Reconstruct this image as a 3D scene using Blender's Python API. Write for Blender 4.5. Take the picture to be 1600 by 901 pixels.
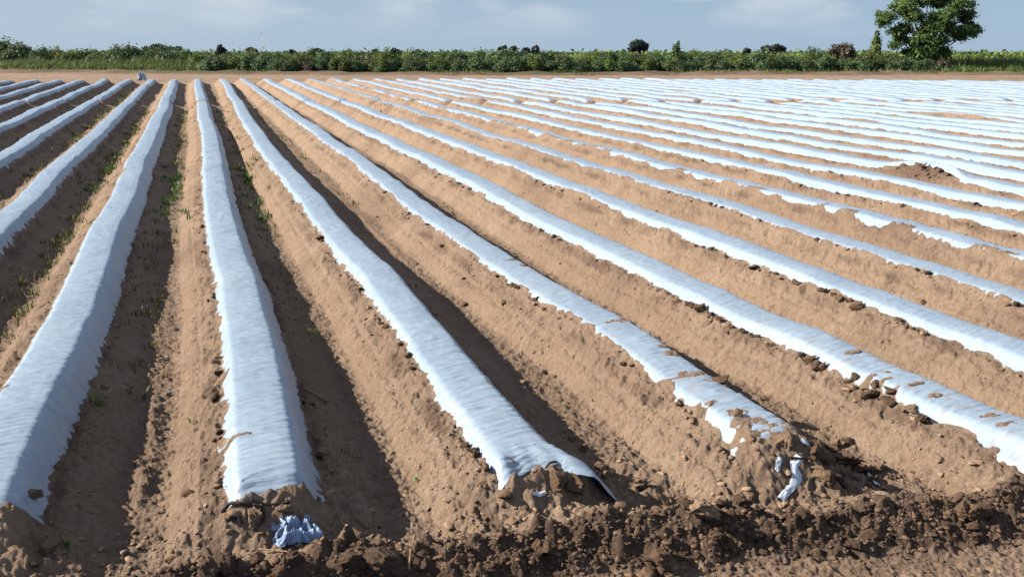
import bpy, math, random
import numpy as np

random.seed(7)
RNG = np.random.default_rng(7)
for o in list(bpy.data.objects):
    bpy.data.objects.remove(o)
SC = bpy.context.scene
COL = SC.collection
rad = math.radians

# ------------------------------------------------------------------ camera
CAM_H = 3.0
YAW, PITCH_FIELD, TILT = 19.065, 15.35, 0.56     # the field rises 0.56 degrees away from the camera
cd = bpy.data.cameras.new('camera')
cd.sensor_width = 36.0
cd.lens = 31.5
cd.clip_start = 0.1
cd.clip_end = 20000
cam = bpy.data.objects.new('camera', cd)
COL.objects.link(cam)
cam.location = (0, 0, CAM_H)
cam.rotation_euler = (rad(90 - (PITCH_FIELD - TILT)), 0, rad(-YAW))
SC.camera = cam

# ------------------------------------------------------------------ sky and sun
SUN_EL, SUN_A = 30.5, 20.0          # elevation; degrees the sun stands beyond the left (-X) direction
to_sun = (-math.cos(rad(SUN_EL)) * math.cos(rad(SUN_A)), math.cos(rad(SUN_EL)) * math.sin(rad(SUN_A)), math.sin(rad(SUN_EL)))
world = bpy.data.worlds.new('World')
SC.world = world
world.use_nodes = True
nt = world.node_tree
nt.nodes.clear()
def N(tree, t, **kw):
    n = tree.nodes.new(t)
    for k, v in kw.items():
        if k.startswith('in_'):
            n.inputs[k[3:]].default_value = v
        else:
            setattr(n, k, v)
    return n
EXPO = 0.62
HK = 1 / (0.05 * 2 ** EXPO)         # radiance of the low sky and the clouds in units of the background strength
wo = N(nt, 'ShaderNodeOutputWorld')
bg = N(nt, 'ShaderNodeBackground')
SKY_K = 0.05
bg.inputs['Strength'].default_value = SKY_K
sky = N(nt, 'ShaderNodeTexSky')
sky.sky_type = 'NISHITA'
sky.sun_disc = False
sky.sun_elevation = rad(SUN_EL)
sky.sun_rotation = math.atan2(to_sun[0], to_sun[1])
sky.air_density = 1.0
sky.dust_density = 0.3
sky.ozone_density = 2.5
tint = N(nt, 'ShaderNodeMix', data_type='RGBA', blend_type='MULTIPLY')
tint.inputs[0].default_value = 1.0
tint.inputs[7].default_value = (0.42, 0.66, 1.0, 1)
nt.links.new(sky.outputs[0], tint.inputs[6])
tc = N(nt, 'ShaderNodeTexCoord')
mp = N(nt, 'ShaderNodeMapping')
mp.inputs['Scale'].default_value = (7, 7, 22)
mp.inputs['Location'].default_value = (1.3, 0.4, 0.2)
nt.links.new(tc.outputs['Generated'], mp.inputs['Vector'])
cn = N(nt, 'ShaderNodeTexNoise')
cn.inputs['Scale'].default_value = 1.0
cn.inputs['Detail'].default_value = 7
cn.inputs['Roughness'].default_value = 0.52
nt.links.new(mp.outputs[0], cn.inputs['Vector'])
cr = N(nt, 'ShaderNodeValToRGB')
cr.color_ramp.elements[0].position = 0.44
cr.color_ramp.elements[1].position = 0.64
nt.links.new(cn.outputs['Fac'], cr.inputs[0])
sx = N(nt, 'ShaderNodeSeparateXYZ')
nt.links.new(tc.outputs['Generated'], sx.inputs[0])
er = N(nt, 'ShaderNodeMapRange')
er.inputs['From Min'].default_value = 0.012
er.inputs['From Max'].default_value = 0.06
er.inputs['To Min'].default_value = 0.0
er.inputs['To Max'].default_value = 1.0
nt.links.new(sx.outputs['Z'], er.inputs['Value'])
cm = N(nt, 'ShaderNodeMath', operation='MULTIPLY')
nt.links.new(cr.outputs['Color'], cm.inputs[0])
nt.links.new(er.outputs[0], cm.inputs[1])
cmix = N(nt, 'ShaderNodeMix', data_type='RGBA')
cmix.inputs[7].default_value = (0.68 * HK, 0.735 * HK, 0.79 * HK, 1)
nt.links.new(cm.outputs[0], cmix.inputs[0])
hz = N(nt, 'ShaderNodeMapRange', interpolation_type='SMOOTHSTEP')
hz.inputs['From Min'].default_value = 0.02
hz.inputs['From Max'].default_value = 0.20
hz.inputs['To Min'].default_value = 0.92
hz.inputs['To Max'].default_value = 0.0
nt.links.new(sx.outputs['Z'], hz.inputs['Value'])
hmix = N(nt, 'ShaderNodeMix', data_type='RGBA')
hmix.inputs[7].default_value = (0.395 * HK, 0.525 * HK, 0.67 * HK, 1)
nt.links.new(hz.outputs[0], hmix.inputs[0])
nt.links.new(tint.outputs[2], hmix.inputs[6])
vr = N(nt, 'ShaderNodeMapRange')                                   # a thin veil of high cloud over the left of the view
vr.inputs['From Min'].default_value = 0.55
vr.inputs['From Max'].default_value = -0.2
vr.inputs['To Min'].default_value = 0.0
vr.inputs['To Max'].default_value = 0.5
nt.links.new(sx.outputs['X'], vr.inputs['Value'])
vm = N(nt, 'ShaderNodeMath', operation='MULTIPLY')
nt.links.new(vr.outputs[0], vm.inputs[0])
nt.links.new(hz.outputs[0], vm.inputs[1])
vmix = N(nt, 'ShaderNodeMix', data_type='RGBA')
vmix.inputs[7].default_value = (0.52 * HK, 0.615 * HK, 0.70 * HK, 1)
nt.links.new(vm.outputs[0], vmix.inputs[0])
nt.links.new(hmix.outputs[2], vmix.inputs[6])
nt.links.new(vmix.outputs[2], cmix.inputs[6])
nt.links.new(cmix.outputs[2], bg.inputs['Color'])
nt.links.new(bg.outputs[0], wo.inputs[0])

sl = bpy.data.lights.new('sun', 'SUN')
sl.energy = 5.0
sl.angle = rad(0.5)
sl.color = (1.0, 0.93, 0.82)
so = bpy.data.objects.new('sun', sl)
COL.objects.link(so)
from mathutils import Vector, Matrix
so.rotation_euler = Vector(to_sun).to_track_quat('Z', 'Y').to_euler()

SC.view_settings.view_transform = 'Standard'
SC.view_settings.look = 'None'
SC.view_settings.exposure = EXPO
SC.view_settings.gamma = 1.0
SC.view_settings.use_curve_mapping = False
SC.render.engine = 'CYCLES'
SC.cycles.max_bounces = 5
SC.cycles.diffuse_bounces = 0
SC.cycles.transparent_max_bounces = 6

# ------------------------------------------------------------------ numpy noise
def _hash(ix, iy, seed):
    h = (ix.astype(np.int64) * 374761393 + iy.astype(np.int64) * 668265263 + seed * 974634777) & 0xFFFFFFFF
    h = ((h ^ (h >> 13)) * 1274126177) & 0xFFFFFFFF
    return (h ^ (h >> 16)) & 0xFFFFFFFF
def perlin(x, y, seed=0):
    x = np.asarray(x, float); y = np.asarray(y, float)
    x, y = np.broadcast_arrays(x, y)
    ix = np.floor(x); iy = np.floor(y)
    fx = x - ix; fy = y - iy
    ux = fx * fx * fx * (fx * (fx * 6 - 15) + 10)
    uy = fy * fy * fy * (fy * (fy * 6 - 15) + 10)
    def g(dx, dy):
        a = _hash(ix + dx, iy + dy, seed) * (2 * math.pi / 4294967296.0)
        return np.cos(a) * (fx - dx) + np.sin(a) * (fy - dy)
    n0 = g(0, 0); n1 = g(1, 0); n2 = g(0, 1); n3 = g(1, 1)
    a = n0 + ux * (n1 - n0)
    b = n2 + ux * (n3 - n2)
    return (a + uy * (b - a)) * 1.5
def fbm(x, y, octv=3, seed=0, gain=0.5):
    s = 0; a = 1.0; f = 1.0
    for k in range(octv):
        s = s + a * perlin(x * f + 17.3 * k, y * f - 9.1 * k, seed + k)
        a *= gain; f *= 2.03
    return s
def worley(x, y, seed=0):
    """distance to the nearest feature point and a random number of that cell"""
    ix = np.floor(x); iy = np.floor(y)
    best = np.full(np.shape(x), 9.0); rid = np.zeros(np.shape(x))
    for dx in (-1, 0, 1):
        for dy in (-1, 0, 1):
            h = _hash(ix + dx, iy + dy, seed)
            px = ix + dx + (h & 0xFFFF) / 65536.0
            py = iy + dy + ((h >> 16) & 0xFFFF) / 65536.0
            d = np.hypot(x - px, y - py)
            m = d < best
            best = np.where(m, d, best)
            rid = np.where(m, ((h * 2654435761) & 0xFFFF) / 65536.0, rid)
    return best, rid
def sstep(a, b, x):
    t = np.clip((x - a) / (b - a), 0, 1)
    return t * t * (3 - 2 * t)

# ------------------------------------------------------------------ geometry of the field
X0, S = 0.246, 1.602                # first row and row spacing
VD = (math.sin(rad(YAW)), math.cos(rad(YAW)))
def tilt_z(X, Y):
    s = X * VD[0] + Y * VD[1]
    t = math.tan(rad(TILT))
    return t * np.where(s < 80, s, 80 + 18 * (1 - np.exp(-(np.maximum(s, 80) - 80) / 18.0)))
def at(px, py, z=0.0):
    """where the ray through a point of the photograph meets the field at height z above its soil level"""
    yaw, p = rad(YAW), rad(PITCH_FIELD)
    f = np.array([math.sin(yaw) * math.cos(p), math.cos(yaw) * math.cos(p), -math.sin(p)])
    r = np.array([math.cos(yaw), -math.sin(yaw), 0.0]); u = np.cross(r, f)
    d = f * 1400 + r * (px - 800) - u * (py - 450.5)
    t = (z - CAM_H) / d[2]
    return float(d[0] * t), float(d[1] * t)
def on_ground(px, py):
    """where the ray through a point of the photograph meets the modelled ground"""
    zs = np.linspace(.62, -.06, 120)
    P = np.array([at(px, py, z) for z in zs])
    G = terrain(P[:, 0], P[:, 1])[0] - tilt_z(P[:, 0], P[:, 1])
    k = np.argmax(G >= zs)
    return float(P[k, 0]), float(P[k, 1])
HF = 1448.0                         # photo pixels per unit tangent along the horizon of the pitched camera
def direction(px):
    a = rad(YAW) + math.atan((px - 800) / HF)
    return math.sin(a), math.cos(a)

def y_break(X): return 46.0 - 0.37 * X + 0.0012 * X * X
def row_break(i):
    i = np.asarray(i, float)
    return y_break(X0 + S * i) + 0.8 * perlin(i * 1.37 + .3, 8.5, 11), np.clip(.30 + .45 * perlin(i * 2.3 + .6, 4.1, 12), .10, .7)
def y_far(X):
    return 72.5 - 0.2 * X - 0.0035 * np.maximum(X, 0) ** 2
YN = {-3: 6.1, -2: 6.0, -1: 5.5, 0: 5.2, 1: 4.95, 2: 4.75, 3: 3.8}
def y_near(i):
    i = np.asarray(i)
    out = np.where(i < 0, 6.1, 4.4).astype(float)
    for k, v in YN.items():
        out = np.where(i == k, v, out)
    return out
W1 = ([0, 4, 10, 15, 20, 25, 32, 40, 62, 80], [.05, .04, .02, -.06, -.18, -.26, -.2, -.08, .13, .15])
def row_x(i, Y):
    i = np.asarray(i)
    w = perlin(Y * 0.11, i * 3.7 + 0.5, 5) * 0.09 + perlin(Y * 0.6, i * 5.1 + 0.5, 6) * 0.022
    w = w + np.where(i == 1, np.interp(Y, *W1), 0) + np.where(i == 0, np.interp(Y, [4, 5.3, 8], [-.07, -.05, 0]), 0)
    w = w + np.where(i == -1, np.interp(Y, [4, 6.2, 8.5], [-.10, -.09, 0]), 0)
    w = w + np.where(i == 2, np.interp(Y, [4, 5, 7.5, 10, 15], [.15, .15, .13, .04, 0]), 0) + np.where(i == 3, np.interp(Y, [4.0, 4.5, 5.1, 6.1, 8, 12], [.34, .30, .23, .18, .06, 0]), 0) + np.where(i == 4, np.interp(Y, [5, 6, 12], [.1, .1, 0]), 0)
    return X0 + S * i + w
PU = [0, .10, .175, .205, .235, .28, .325, .40, .43, .46, .53, .595, .65, .80]
PZ = [.405, .404, .396, .376, .330, .278, .238, .180, .166, .112, .082, .022, .0, 0]
PUR = [0, .10, .175, .205, .235, .265, .29, .32, .35, .38, .41, .45, .52, .80]
PZR = [.405, .404, .396, .376, .330, .270, .220, .165, .118, .080, .055, .030, 0, 0]
def prof(u, h):
    return np.where(u < 0, np.interp(-u, PU, PZ), np.interp(u, PUR, PZR)) * h / 0.40
def bed_h(i, Y):
    return 0.378 + np.where(np.asarray(i) > 8, .035 * perlin(np.asarray(i) * 1.73 + .4, 1.5, 10), 0) + np.where(np.asarray(i) > 8, .062, .05) * perlin(Y * 0.25, i * 7.3 + 0.5, 8) + 0.02 * perlin(Y * 1.3, i * 9.1 + 0.5, 9)
def ends(i, X, Y):
    """how much of the bed's height stands at this place: 1 along the bed, less at its ends and in the cross furrow"""
    yn = y_near(i)
    e = 0.22 + 0.78 * sstep(-0.38, 0.22, Y - yn)
    yb, bw = row_break(i)
    e = e * (1 - 0.6 * np.exp(-((Y - yb) / (bw + .12)) ** 2))
    yf = y_far(X0 + S * np.asarray(i)) + 0.5 * perlin(np.asarray(i) * 1.7, 3.3, 4)
    return e * (1 - sstep(-0.3, 0.9, Y - yf))
# how far the sheet shows on either side of each bed (soil covers it beyond): left edge, right edge
def edge_u(i, Y):
    i = np.asarray(i)
    j = perlin(i * 2.13, 0.7, 21) * 0.03
    L = 0.255 + j; R_ = 0.255 + j
    L = np.where(i == 2, .215, L); L = np.where(i == 5, .18, L); L = np.where(i == 4, .245, L)
    L = L + .03 * perlin(Y * .45, i * 3.9 + .5, 23) + np.where(i == 2, .13 * np.exp(-np.clip(Y - 4.75, 0, 9) / .5), 0)
    t6 = .045 + .20 * sstep(-.06, .14, perlin(Y * .6, 6.6, 22) + .6 * perlin(Y * 2.3, 3.6, 24))
    L = np.where(i == 6, t6, L); R_ = np.where(i == 6, .16, R_)
    L = np.where(i == 3, .255, L)
    L = np.where((i <= 0), .25, L); R_ = np.where(i <= 1, np.where(i < -1, .262, .33), R_)
    L = np.where(i > 8, .285 + .035 * perlin(Y * .3, i * 3.1 + .5, 25), L)
    return L, R_
PATCH = []
def patch(px, py, ru, ry, amt=5.2, z=0.38):
    x, y = at(px, py, z)
    k = 1.0 if x > 4.4 else 1.4
    PATCH.append((x, y, ru * k, ry * k * .9, amt))
for p in [(718, 337, .10, .06), (750, 352, .08, .05), (775, 376, .13, .08), (800, 404, .12, .04), (822, 412, .07, .04), (968, 503, .13, .05), (1030, 540, .06, .05),
          (1052, 550, .07, .05), (1078, 585, .12, .09), (1112, 600, .10, .08), (1110, 625, .07, .04), (1150, 640, .06, .05), (1165, 655, .07, .05), (1178, 668, .07, .05), (1182, 690, .12, .05),
          (1300, 520, .08, .03), (1330, 548, .09, .05), (1375, 578, .12, .05), (1392, 586, .10, .05), (1420, 596, .15, .05), (1460, 612, .08, .04),
          (1545, 642, .10, .05), (1570, 655, .10, .05), (380, 685, .06, .02), (350, 577, .04, .03), (5, 606, .05, .03), (40, 770, .10, .04), (100, 738, .05, .03),
          (193, 265, .06, .25), (190, 285, .05, .2), (870, 735, .10, .09), (895, 745, .10, .08), (850, 752, .08, .05)]:
    patch(*p)

MOUNDS = [(*at(915, 768, .08), .10, .09, .09), (*at(880, 772, .08), .12, .08, .05), (*at(512, 712, .08), .10, .20, .10), (*at(540, 745, .06), .10, .15, .09), (*at(565, 790, .06), .12, .15, .09), (*at(505, 655, .06), .06, .3, .06), (*at(240, 640, .05), .06, .5, .05),
          (*at(225, 740, .05), .07, .3, .06), (*at(820, 600, .05), .05, .2, .06), (*at(950, 740, .05), .10, .15, .08), (*at(1010, 770, .05), .12, .12, .08)]
LIFT_ROW, LIFT_Y = 9, 15.2

def bank_line(X):
    return 4.74 - 0.10 * X - 0.013 * X * X - 0.75 * sstep(0.3, 1.9, -X)
def field_parts(X, Y):
    i = np.round((X - X0) / S)
    u = X - row_x(i, Y)
    i2 = np.where(u > S / 2, i + 1, np.where(u < -S / 2, i - 1, i))
    u = np.where(i2 != i, X - row_x(i2, Y), u)
    return i2, u

def terrain(X, Y, fine=True):
    """height of the ground, and masks"""
    R = np.hypot(X, Y)
    i, u = field_parts(X, Y)
    a = np.abs(u)
    h = bed_h(i, Y)
    e = ends(i, X, Y)
    z = prof(u, h) * e
    # soil over or under the sheet
    L, R_ = edge_u(i, Y)
    uE = np.where(u < 0, L, R_)
    n = perlin(u * 4, Y * 1.7 + i * 13, 31) * 0.6 + perlin(u * 6, Y * 4 + i * 7, 32) * 0.42 + perlin(u * 12, Y * 11, 33) * 0.16
    bias = (a - uE) / 0.05
    bias = np.where((i == 6) & (u < 0), (a - uE) / 0.06 + .7 * perlin(Y * 2.6, 1.5, 38) + .2, bias)
    yn = y_near(i)
    yb, bw = row_break(i)
    bias = np.maximum(bias, 2.2 - np.abs(Y - yb - 0.1) / (bw * .45))
    bias = np.where(Y < yn + np.where((i == 0) | (i == 1), -.01, .05) + .04 * perlin(u * 9, i * 3.3 + .5, 39), 3.0, bias)
    bias = np.where((i == 2), np.maximum(bias, (4.98 - Y) * 6), bias)
    bias = np.maximum(bias, -2.2)
    bias = bias + np.where((i >= 4) & (u < .1), 7 * np.clip(perlin(Y * .13, i * 3.3 + .5, 26) - np.where(i > 8, .62, .42), 0, .6), 0)
    for (px, py, ru, ry, amt) in PATCH:
        d2 = ((X - px) / ru) ** 2 + ((Y - py) / ry) ** 2
        bias = bias + np.where(d2 < 9, amt * np.exp(-d2), 0)
    infield = sstep(0.0, 0.5, Y - bank_line(X)) * (1 - sstep(0.2, 1.2, Y - y_far(X)))
    n = np.where((u > 0) & (i <= 1), n * .35, n) * np.interp(R, [20, 45], [1, .45])
    cap = .008 + .008 * n + (.037 + .012 * n) * sstep(.20, .27, a)
    cap = np.where(Y < yn + .1, .045 + .02 * n, cap)
    cov = np.clip(0.030 * (n + bias), -0.04, cap)
    nearedge = np.clip(1 - np.abs(a - 0.37) / 0.12, 0, 1)
    z = z + cov * np.where(a < 0.5, 1.0, np.clip(1 - (a - .5) / .2, 0, 1)) * np.where(e > 0.05, 1, 0)
    # roughness of the bare soil
    bare = sstep(-0.01, 0.02, cov)
    rough = 0.022 * fbm(X * 2.6, Y * 2.2, 3, 41) + 0.022 * perlin(u * 8 + Y * 5, Y * 10 - u * 4, 45) * (R < 45) + .012 * perlin(u * 17 - Y * 6, Y * 15, 47) * (R < 30) + 0.016 * perlin(u * 5, Y * 11 + i * 3, 44) * np.clip(a / .4, 0, 1)
    flat = sstep(.44, .50, a)
    z = z + rough * bare * np.where(a < .3, .5, 1) * (1 - .55 * flat)
    # lumps along the edge of the sheet
    w1, r1 = worley(X * 7, Y * 6, 51)
    lump = np.clip(0.55 - w1, 0, 1) * (r1 > 0.45)
    z = z + lump * 0.075 * nearedge * bare * (0.35 + 0.9 * np.clip(perlin(X * .9, Y * .8, 52) + .4, 0, 1))
    furrow = sstep(.5, .75, a)
    z = z + furrow * bare * lump * 0.03
    for (mx, my, mr, ml, mh) in MOUNDS:
        q = ((X - mx) / mr) ** 2 + ((Y - my) / ml) ** 2
        z = z + np.where(q < 9, mh * np.exp(-q) * (1 + .8 * perlin(X * 7, Y * 7, 69)), 0)
    z = z + furrow * .028 * perlin(X * 1.3, Y * .9, 70)
    z = z + np.where(i == LIFT_ROW, .10 * np.exp(-((u + .12) / .18) ** 2 - ((Y - LIFT_Y) / .7) ** 4), 0)
    z = z * infield
    # wheel line pressed into the furrow
    lug = np.abs((Y * 5.5 + a * 3) % 1 - .5) * 2
    wheel = sstep(.60, .64, a) * (perlin(Y * .12, i * 2.9 + .5, 46) > -.5)
    z = z - (0.022 + .008 * sstep(.35, .65, lug) * (R < 22)) * wheel * infield
    # bank of turned earth along the near end
    d = Y - bank_line(X)
    d = d + 0.10 * perlin(X * 1.1, 0.3, 61) + .05 * perlin(X * 3.1, Y * 2, 62)
    bh = 0.15 + 0.06 * perlin(X * 1.3, 2.2, 63)
    bank = np.where(d < 0, sstep(-0.34, -0.02, d), 1 - sstep(0.0, 0.36, d))
    bmask = np.where(d < 0, sstep(-0.36, -0.26, d), 1 - sstep(0.02, 0.14, d + .1 * perlin(X * 5, Y * 5, 67)))
    wz, wr = worley(X * 8, Y * 8, 64)
    wz2, wr2 = worley(X * 19, Y * 19, 65)
    chunk = np.clip(.62 - wz, 0, 1) * (wr - .1) * .17 + np.clip(.6 - wz2, 0, 1) * wr2 * .075
    bm = np.clip(bmask + 0.3 * sstep(0, .3, .5 - d) * (d > 0), 0, 1)
    endm = sstep(.12, -.05, Y - yn + .1 * perlin(X * 4, Y * 4, 68)) * (a < .62) * (d > 0)
    bm = np.maximum(bm, .6 * endm * (R < 9))
    z = z + bh * bank + chunk * bm * np.where(R < 12, 1, 0)
    z = z + 0.02 * fbm(X * 4, Y * 4, 2, 66) * bmask
    # trodden ground before the bank
    fg = sstep(0.25, 0.36, -d)
    z = z + fg * (0.012 * fbm(X * 5, Y * 4, 3, 71) + np.clip(.5 - wz2, 0, 1) * (wr2 > .6) * .022)
    # fine crumbs
    if fine:
        nr = np.clip(1.4 - R / 16, 0, 1)
        z = z + nr * bare * (0.016 * perlin(X * 15 + Y * 5, Y * 15, 81) + 0.011 * perlin(X * 34, Y * 33, 82))
    # beyond the field: level track, then a low berm, then scrub land
    t = Y - y_far(X)
    sb = hedge_dist(X, Y)
    sbn = sb * np.clip(83.0 / np.maximum(R, 1), .2, 1.3) ** 2
    berm = np.exp(-((sbn + 2.3) / 1.3) ** 2)
    z = z + 0.30 * berm * (t > 1) * (1 + .5 * perlin(X * .3, Y * .3, 91))
    z = z + sstep(1, 4, t) * 0.05 * fbm(X * .5, Y * .7, 3, 92) + sstep(60, 400, t) * .5 * fbm(X * .01, Y * .01, 2, 93)
    masks = dict(bank=bmask, fg=fg, t=t, sb=sb, sbn=sbn, bare=bare, a=a, d=d)
    return z + tilt_z(X, Y), masks
# front line of the scrub, from left to right (points on the ground)
HL = np.array([[-150, 175.0], [-60, 132.0], [-21, 117.0], [-9, 108.0], [8, 96.0], [22, 88.0], [36, 84.0], [52, 81.0], [74, 73.0], [100, 62.0], [160, 40.0], [300, -10.0]])
def hedge_dist(X, Y):
    """signed distance along Y beyond the front line of the scrub"""
    return (Y - np.interp(X, HL[:, 0], HL[:, 1])) * 0.9
def ground_z(x, y):
    z, _ = terrain(np.array([x], float), np.array([y], float))
    return float(z[0])
def ground_zs(x, y):
    return terrain(np.asarray(x, float), np.asarray(y, float))[0]

# ------------------------------------------------------------------ object helpers
def mesh_from(name, V, Fq, mats, smooth=True, mat_idx=None, attrs=None):
    """numpy vertices and faces (list of arrays, each n x k) -> mesh"""
    me = bpy.data.meshes.new(name)
    V = np.asarray(V, np.float32)
    if not isinstance(Fq, (list, tuple)):
        Fq = [Fq]
    Fq = [np.asarray(f, np.int32) for f in Fq if len(f)]
    loops = np.concatenate([f.ravel() for f in Fq])
    tot = np.concatenate([np.full(len(f), f.shape[1], np.int32) for f in Fq])
    start = np.concatenate([[0], np.cumsum(tot)[:-1]]).astype(np.int32)
    me.vertices.add(len(V)); me.vertices.foreach_set('co', V.ravel())
    me.loops.add(len(loops)); me.loops.foreach_set('vertex_index', loops)
    me.polygons.add(len(tot)); me.polygons.foreach_set('loop_start', start); me.polygons.foreach_set('loop_total', tot)
    if smooth:
        me.polygons.foreach_set('use_smooth', np.ones(len(tot), bool))
    if mat_idx is not None:
        me.polygons.foreach_set('material_index', np.asarray(mat_idx, np.int32))
    me.update(calc_edges=True)
    for k, arr in (attrs or {}).items():
        at_ = me.attributes.new(k, 'FLOAT', 'POINT')
        at_.data.foreach_set('value', np.asarray(arr, np.float32))
    for m in (mats if isinstance(mats, (list, tuple)) else [mats]):
        me.materials.append(m)
    return me
def link(name, me, parent=None, loc=None, rot=None, scale=None):
    o = bpy.data.objects.new(name, me)
    COL.objects.link(o)
    if parent is not None:
        o.parent = parent
    if loc is not None: o.location = loc
    if rot is not None: o.rotation_euler = rot
    if scale is not None: o.scale = scale
    return o
def tag(o, label=None, cat=None, group=None, kind=None):
    if label: o['label'] = label
    if cat: o['category'] = cat
    if group: o['group'] = group
    if kind: o['kind'] = kind
    return o
def empty(name, loc, label, cat, group=None):
    o = bpy.data.objects.new(name, None)
    COL.objects.link(o)
    o.location = loc
    return tag(o, label, cat, group)
def grid_faces(nr, nc):
    a = np.arange(nr * nc).reshape(nr, nc)
    return np.stack([a[:-1, :-1].ravel(), a[:-1, 1:].ravel(), a[1:, 1:].ravel(), a[1:, :-1].ravel()], 1)
def tube(path, rads, ns=8, cap=True):
    path = np.asarray(path, float); n = len(path)
    rads = np.broadcast_to(np.asarray(rads, float), (n,))
    tan = np.gradient(path, axis=0)
    tan /= np.linalg.norm(tan, axis=1)[:, None] + 1e-9
    up = np.array([0.13, 0.21, 0.97]); V = []
    for k in range(n):
        s = np.cross(tan[k], up); s /= np.linalg.norm(s) + 1e-9
        b = np.cross(s, tan[k])
        ang = np.arange(ns) * 2 * math.pi / ns
        V.append(path[k] + rads[k] * (np.cos(ang)[:, None] * s + np.sin(ang)[:, None] * b))
    V = np.concatenate(V); F = []
    for k in range(n - 1):
        for j in range(ns):
            F.append((k * ns + j, k * ns + (j + 1) % ns, (k + 1) * ns + (j + 1) % ns, (k + 1) * ns + j))
    T = []
    if cap:
        c0, c1 = len(V), len(V) + 1
        V = np.concatenate([V, path[:1], path[-1:]])
        for j in range(ns):
            T.append((c0, (j + 1) % ns, j)); T.append((c1, (n - 1) * ns + j, (n - 1) * ns + (j + 1) % ns))
    return V, np.array(F), np.array(T).reshape(-1, 3)
class Bag:
    """collects pieces for one mesh"""
    def __init__(s): s.V = []; s.Q = []; s.T = []; s.n = 0
    def add(s, V, Q=None, T=None):
        s.V.append(np.asarray(V))
        if Q is not None and len(Q): s.Q.append(np.asarray(Q) + s.n)
        if T is not None and len(T): s.T.append(np.asarray(T) + s.n)
        s.n += len(V)
    def mesh(s, name, mat, smooth=True, attrs=None):
        F = []
        if s.Q: F.append(np.concatenate(s.Q))
        if s.T: F.append(np.concatenate(s.T))
        return mesh_from(name, np.concatenate(s.V), F, mat, smooth, attrs=attrs)

# ------------------------------------------------------------------ materials
def new_mat(name):
    m = bpy.data.materials.new(name); m.use_nodes = True
    t = m.node_tree; p = t.nodes['Principled BSDF']
    return m, t, p
def ramp(t, stops, src):
    r = t.nodes.new('ShaderNodeValToRGB')
    while len(r.color_ramp.elements) < len(stops): r.color_ramp.elements.new(0.5)
    for e, (pos, c) in zip(r.color_ramp.elements, stops):
        e.position = pos; e.color = (*c, 1)
    t.links.new(src, r.inputs[0])
    return r
def noise(t, scale, detail=4, rough=.55, vec=None):
    n = t.nodes.new('ShaderNodeTexNoise')
    n.inputs['Scale'].default_value = scale; n.inputs['Detail'].default_value = detail; n.inputs['Roughness'].default_value = rough
    if vec is not None: t.links.new(vec, n.inputs['Vector'])
    return n
def mixc(t, fac, a, b, mode='MIX'):
    m = t.nodes.new('ShaderNodeMix'); m.data_type = 'RGBA'; m.blend_type = mode
    for sock, v in ((m.inputs[0], fac), (m.inputs[6], a), (m.inputs[7], b)):
        if isinstance(v, (int, float)): sock.default_value = v
        elif isinstance(v, tuple): sock.default_value = (*v, 1)
        else: t.links.new(v, sock)
    return m.outputs[2]
def bump(t, p, srcs):
    last = None
    for src, dist, st in srcs:
        b = t.nodes.new('ShaderNodeBump'); b.inputs['Distance'].default_value = dist; b.inputs['Strength'].default_value = st
        t.links.new(src, b.inputs['Height'])
        if last is not None: t.links.new(last, b.inputs['Normal'])
        last = b.outputs[0]
    t.links.new(last, p.inputs['Normal'])

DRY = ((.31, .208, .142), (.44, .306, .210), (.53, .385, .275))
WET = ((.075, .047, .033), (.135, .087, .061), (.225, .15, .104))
def soil_material(name, wet_from_attr=True):
    m, t, p = new_mat(name)
    co = t.nodes.new('ShaderNodeTexCoord').outputs['Object']
    n1 = noise(t, 2.3, 6, .6, co); n2 = noise(t, 19, 5, .6, co); n3 = noise(t, 0.35, 3, .5, co)
    dry = ramp(t, [(.3, DRY[0]), (.5, DRY[1]), (.72, DRY[2])], n1.outputs['Fac']).outputs[0]
    dry = mixc(t, 0.5, dry, ramp(t, [(.34, DRY[0]), (.52, DRY[1]), (.7, (.56, .41, .295))], n2.outputs['Fac']).outputs[0])
    dry = mixc(t, ramp(t, [(.42, (0, 0, 0)), (.7, (.45, .45, .45))], n3.outputs['Fac']).outputs[0], dry, (.33, .218, .148))
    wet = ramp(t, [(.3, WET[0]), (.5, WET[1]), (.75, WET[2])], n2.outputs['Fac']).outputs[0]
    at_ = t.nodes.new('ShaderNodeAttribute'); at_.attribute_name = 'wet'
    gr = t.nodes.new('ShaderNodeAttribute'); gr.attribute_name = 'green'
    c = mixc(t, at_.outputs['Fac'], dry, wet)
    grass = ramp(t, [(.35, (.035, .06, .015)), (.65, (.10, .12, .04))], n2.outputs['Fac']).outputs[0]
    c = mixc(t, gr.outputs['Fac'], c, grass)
    t.links.new(c, p.inputs['Base Color'])
    p.inputs['Roughness'].default_value = .95
    p.inputs['Specular IOR Level'].default_value = .15
    n6 = noise(t, 8, 6, .7, co)
    n4 = noise(t, 26, 8, .72, co); n5 = noise(t, 140, 4, .65, co)
    bump(t, p, [(n6.outputs['Fac'], .10, .8), (n4.outputs['Fac'], .045, 1.0), (n5.outputs['Fac'], .006, .9)])
    return m
M_SOIL = soil_material('soil')

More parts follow.
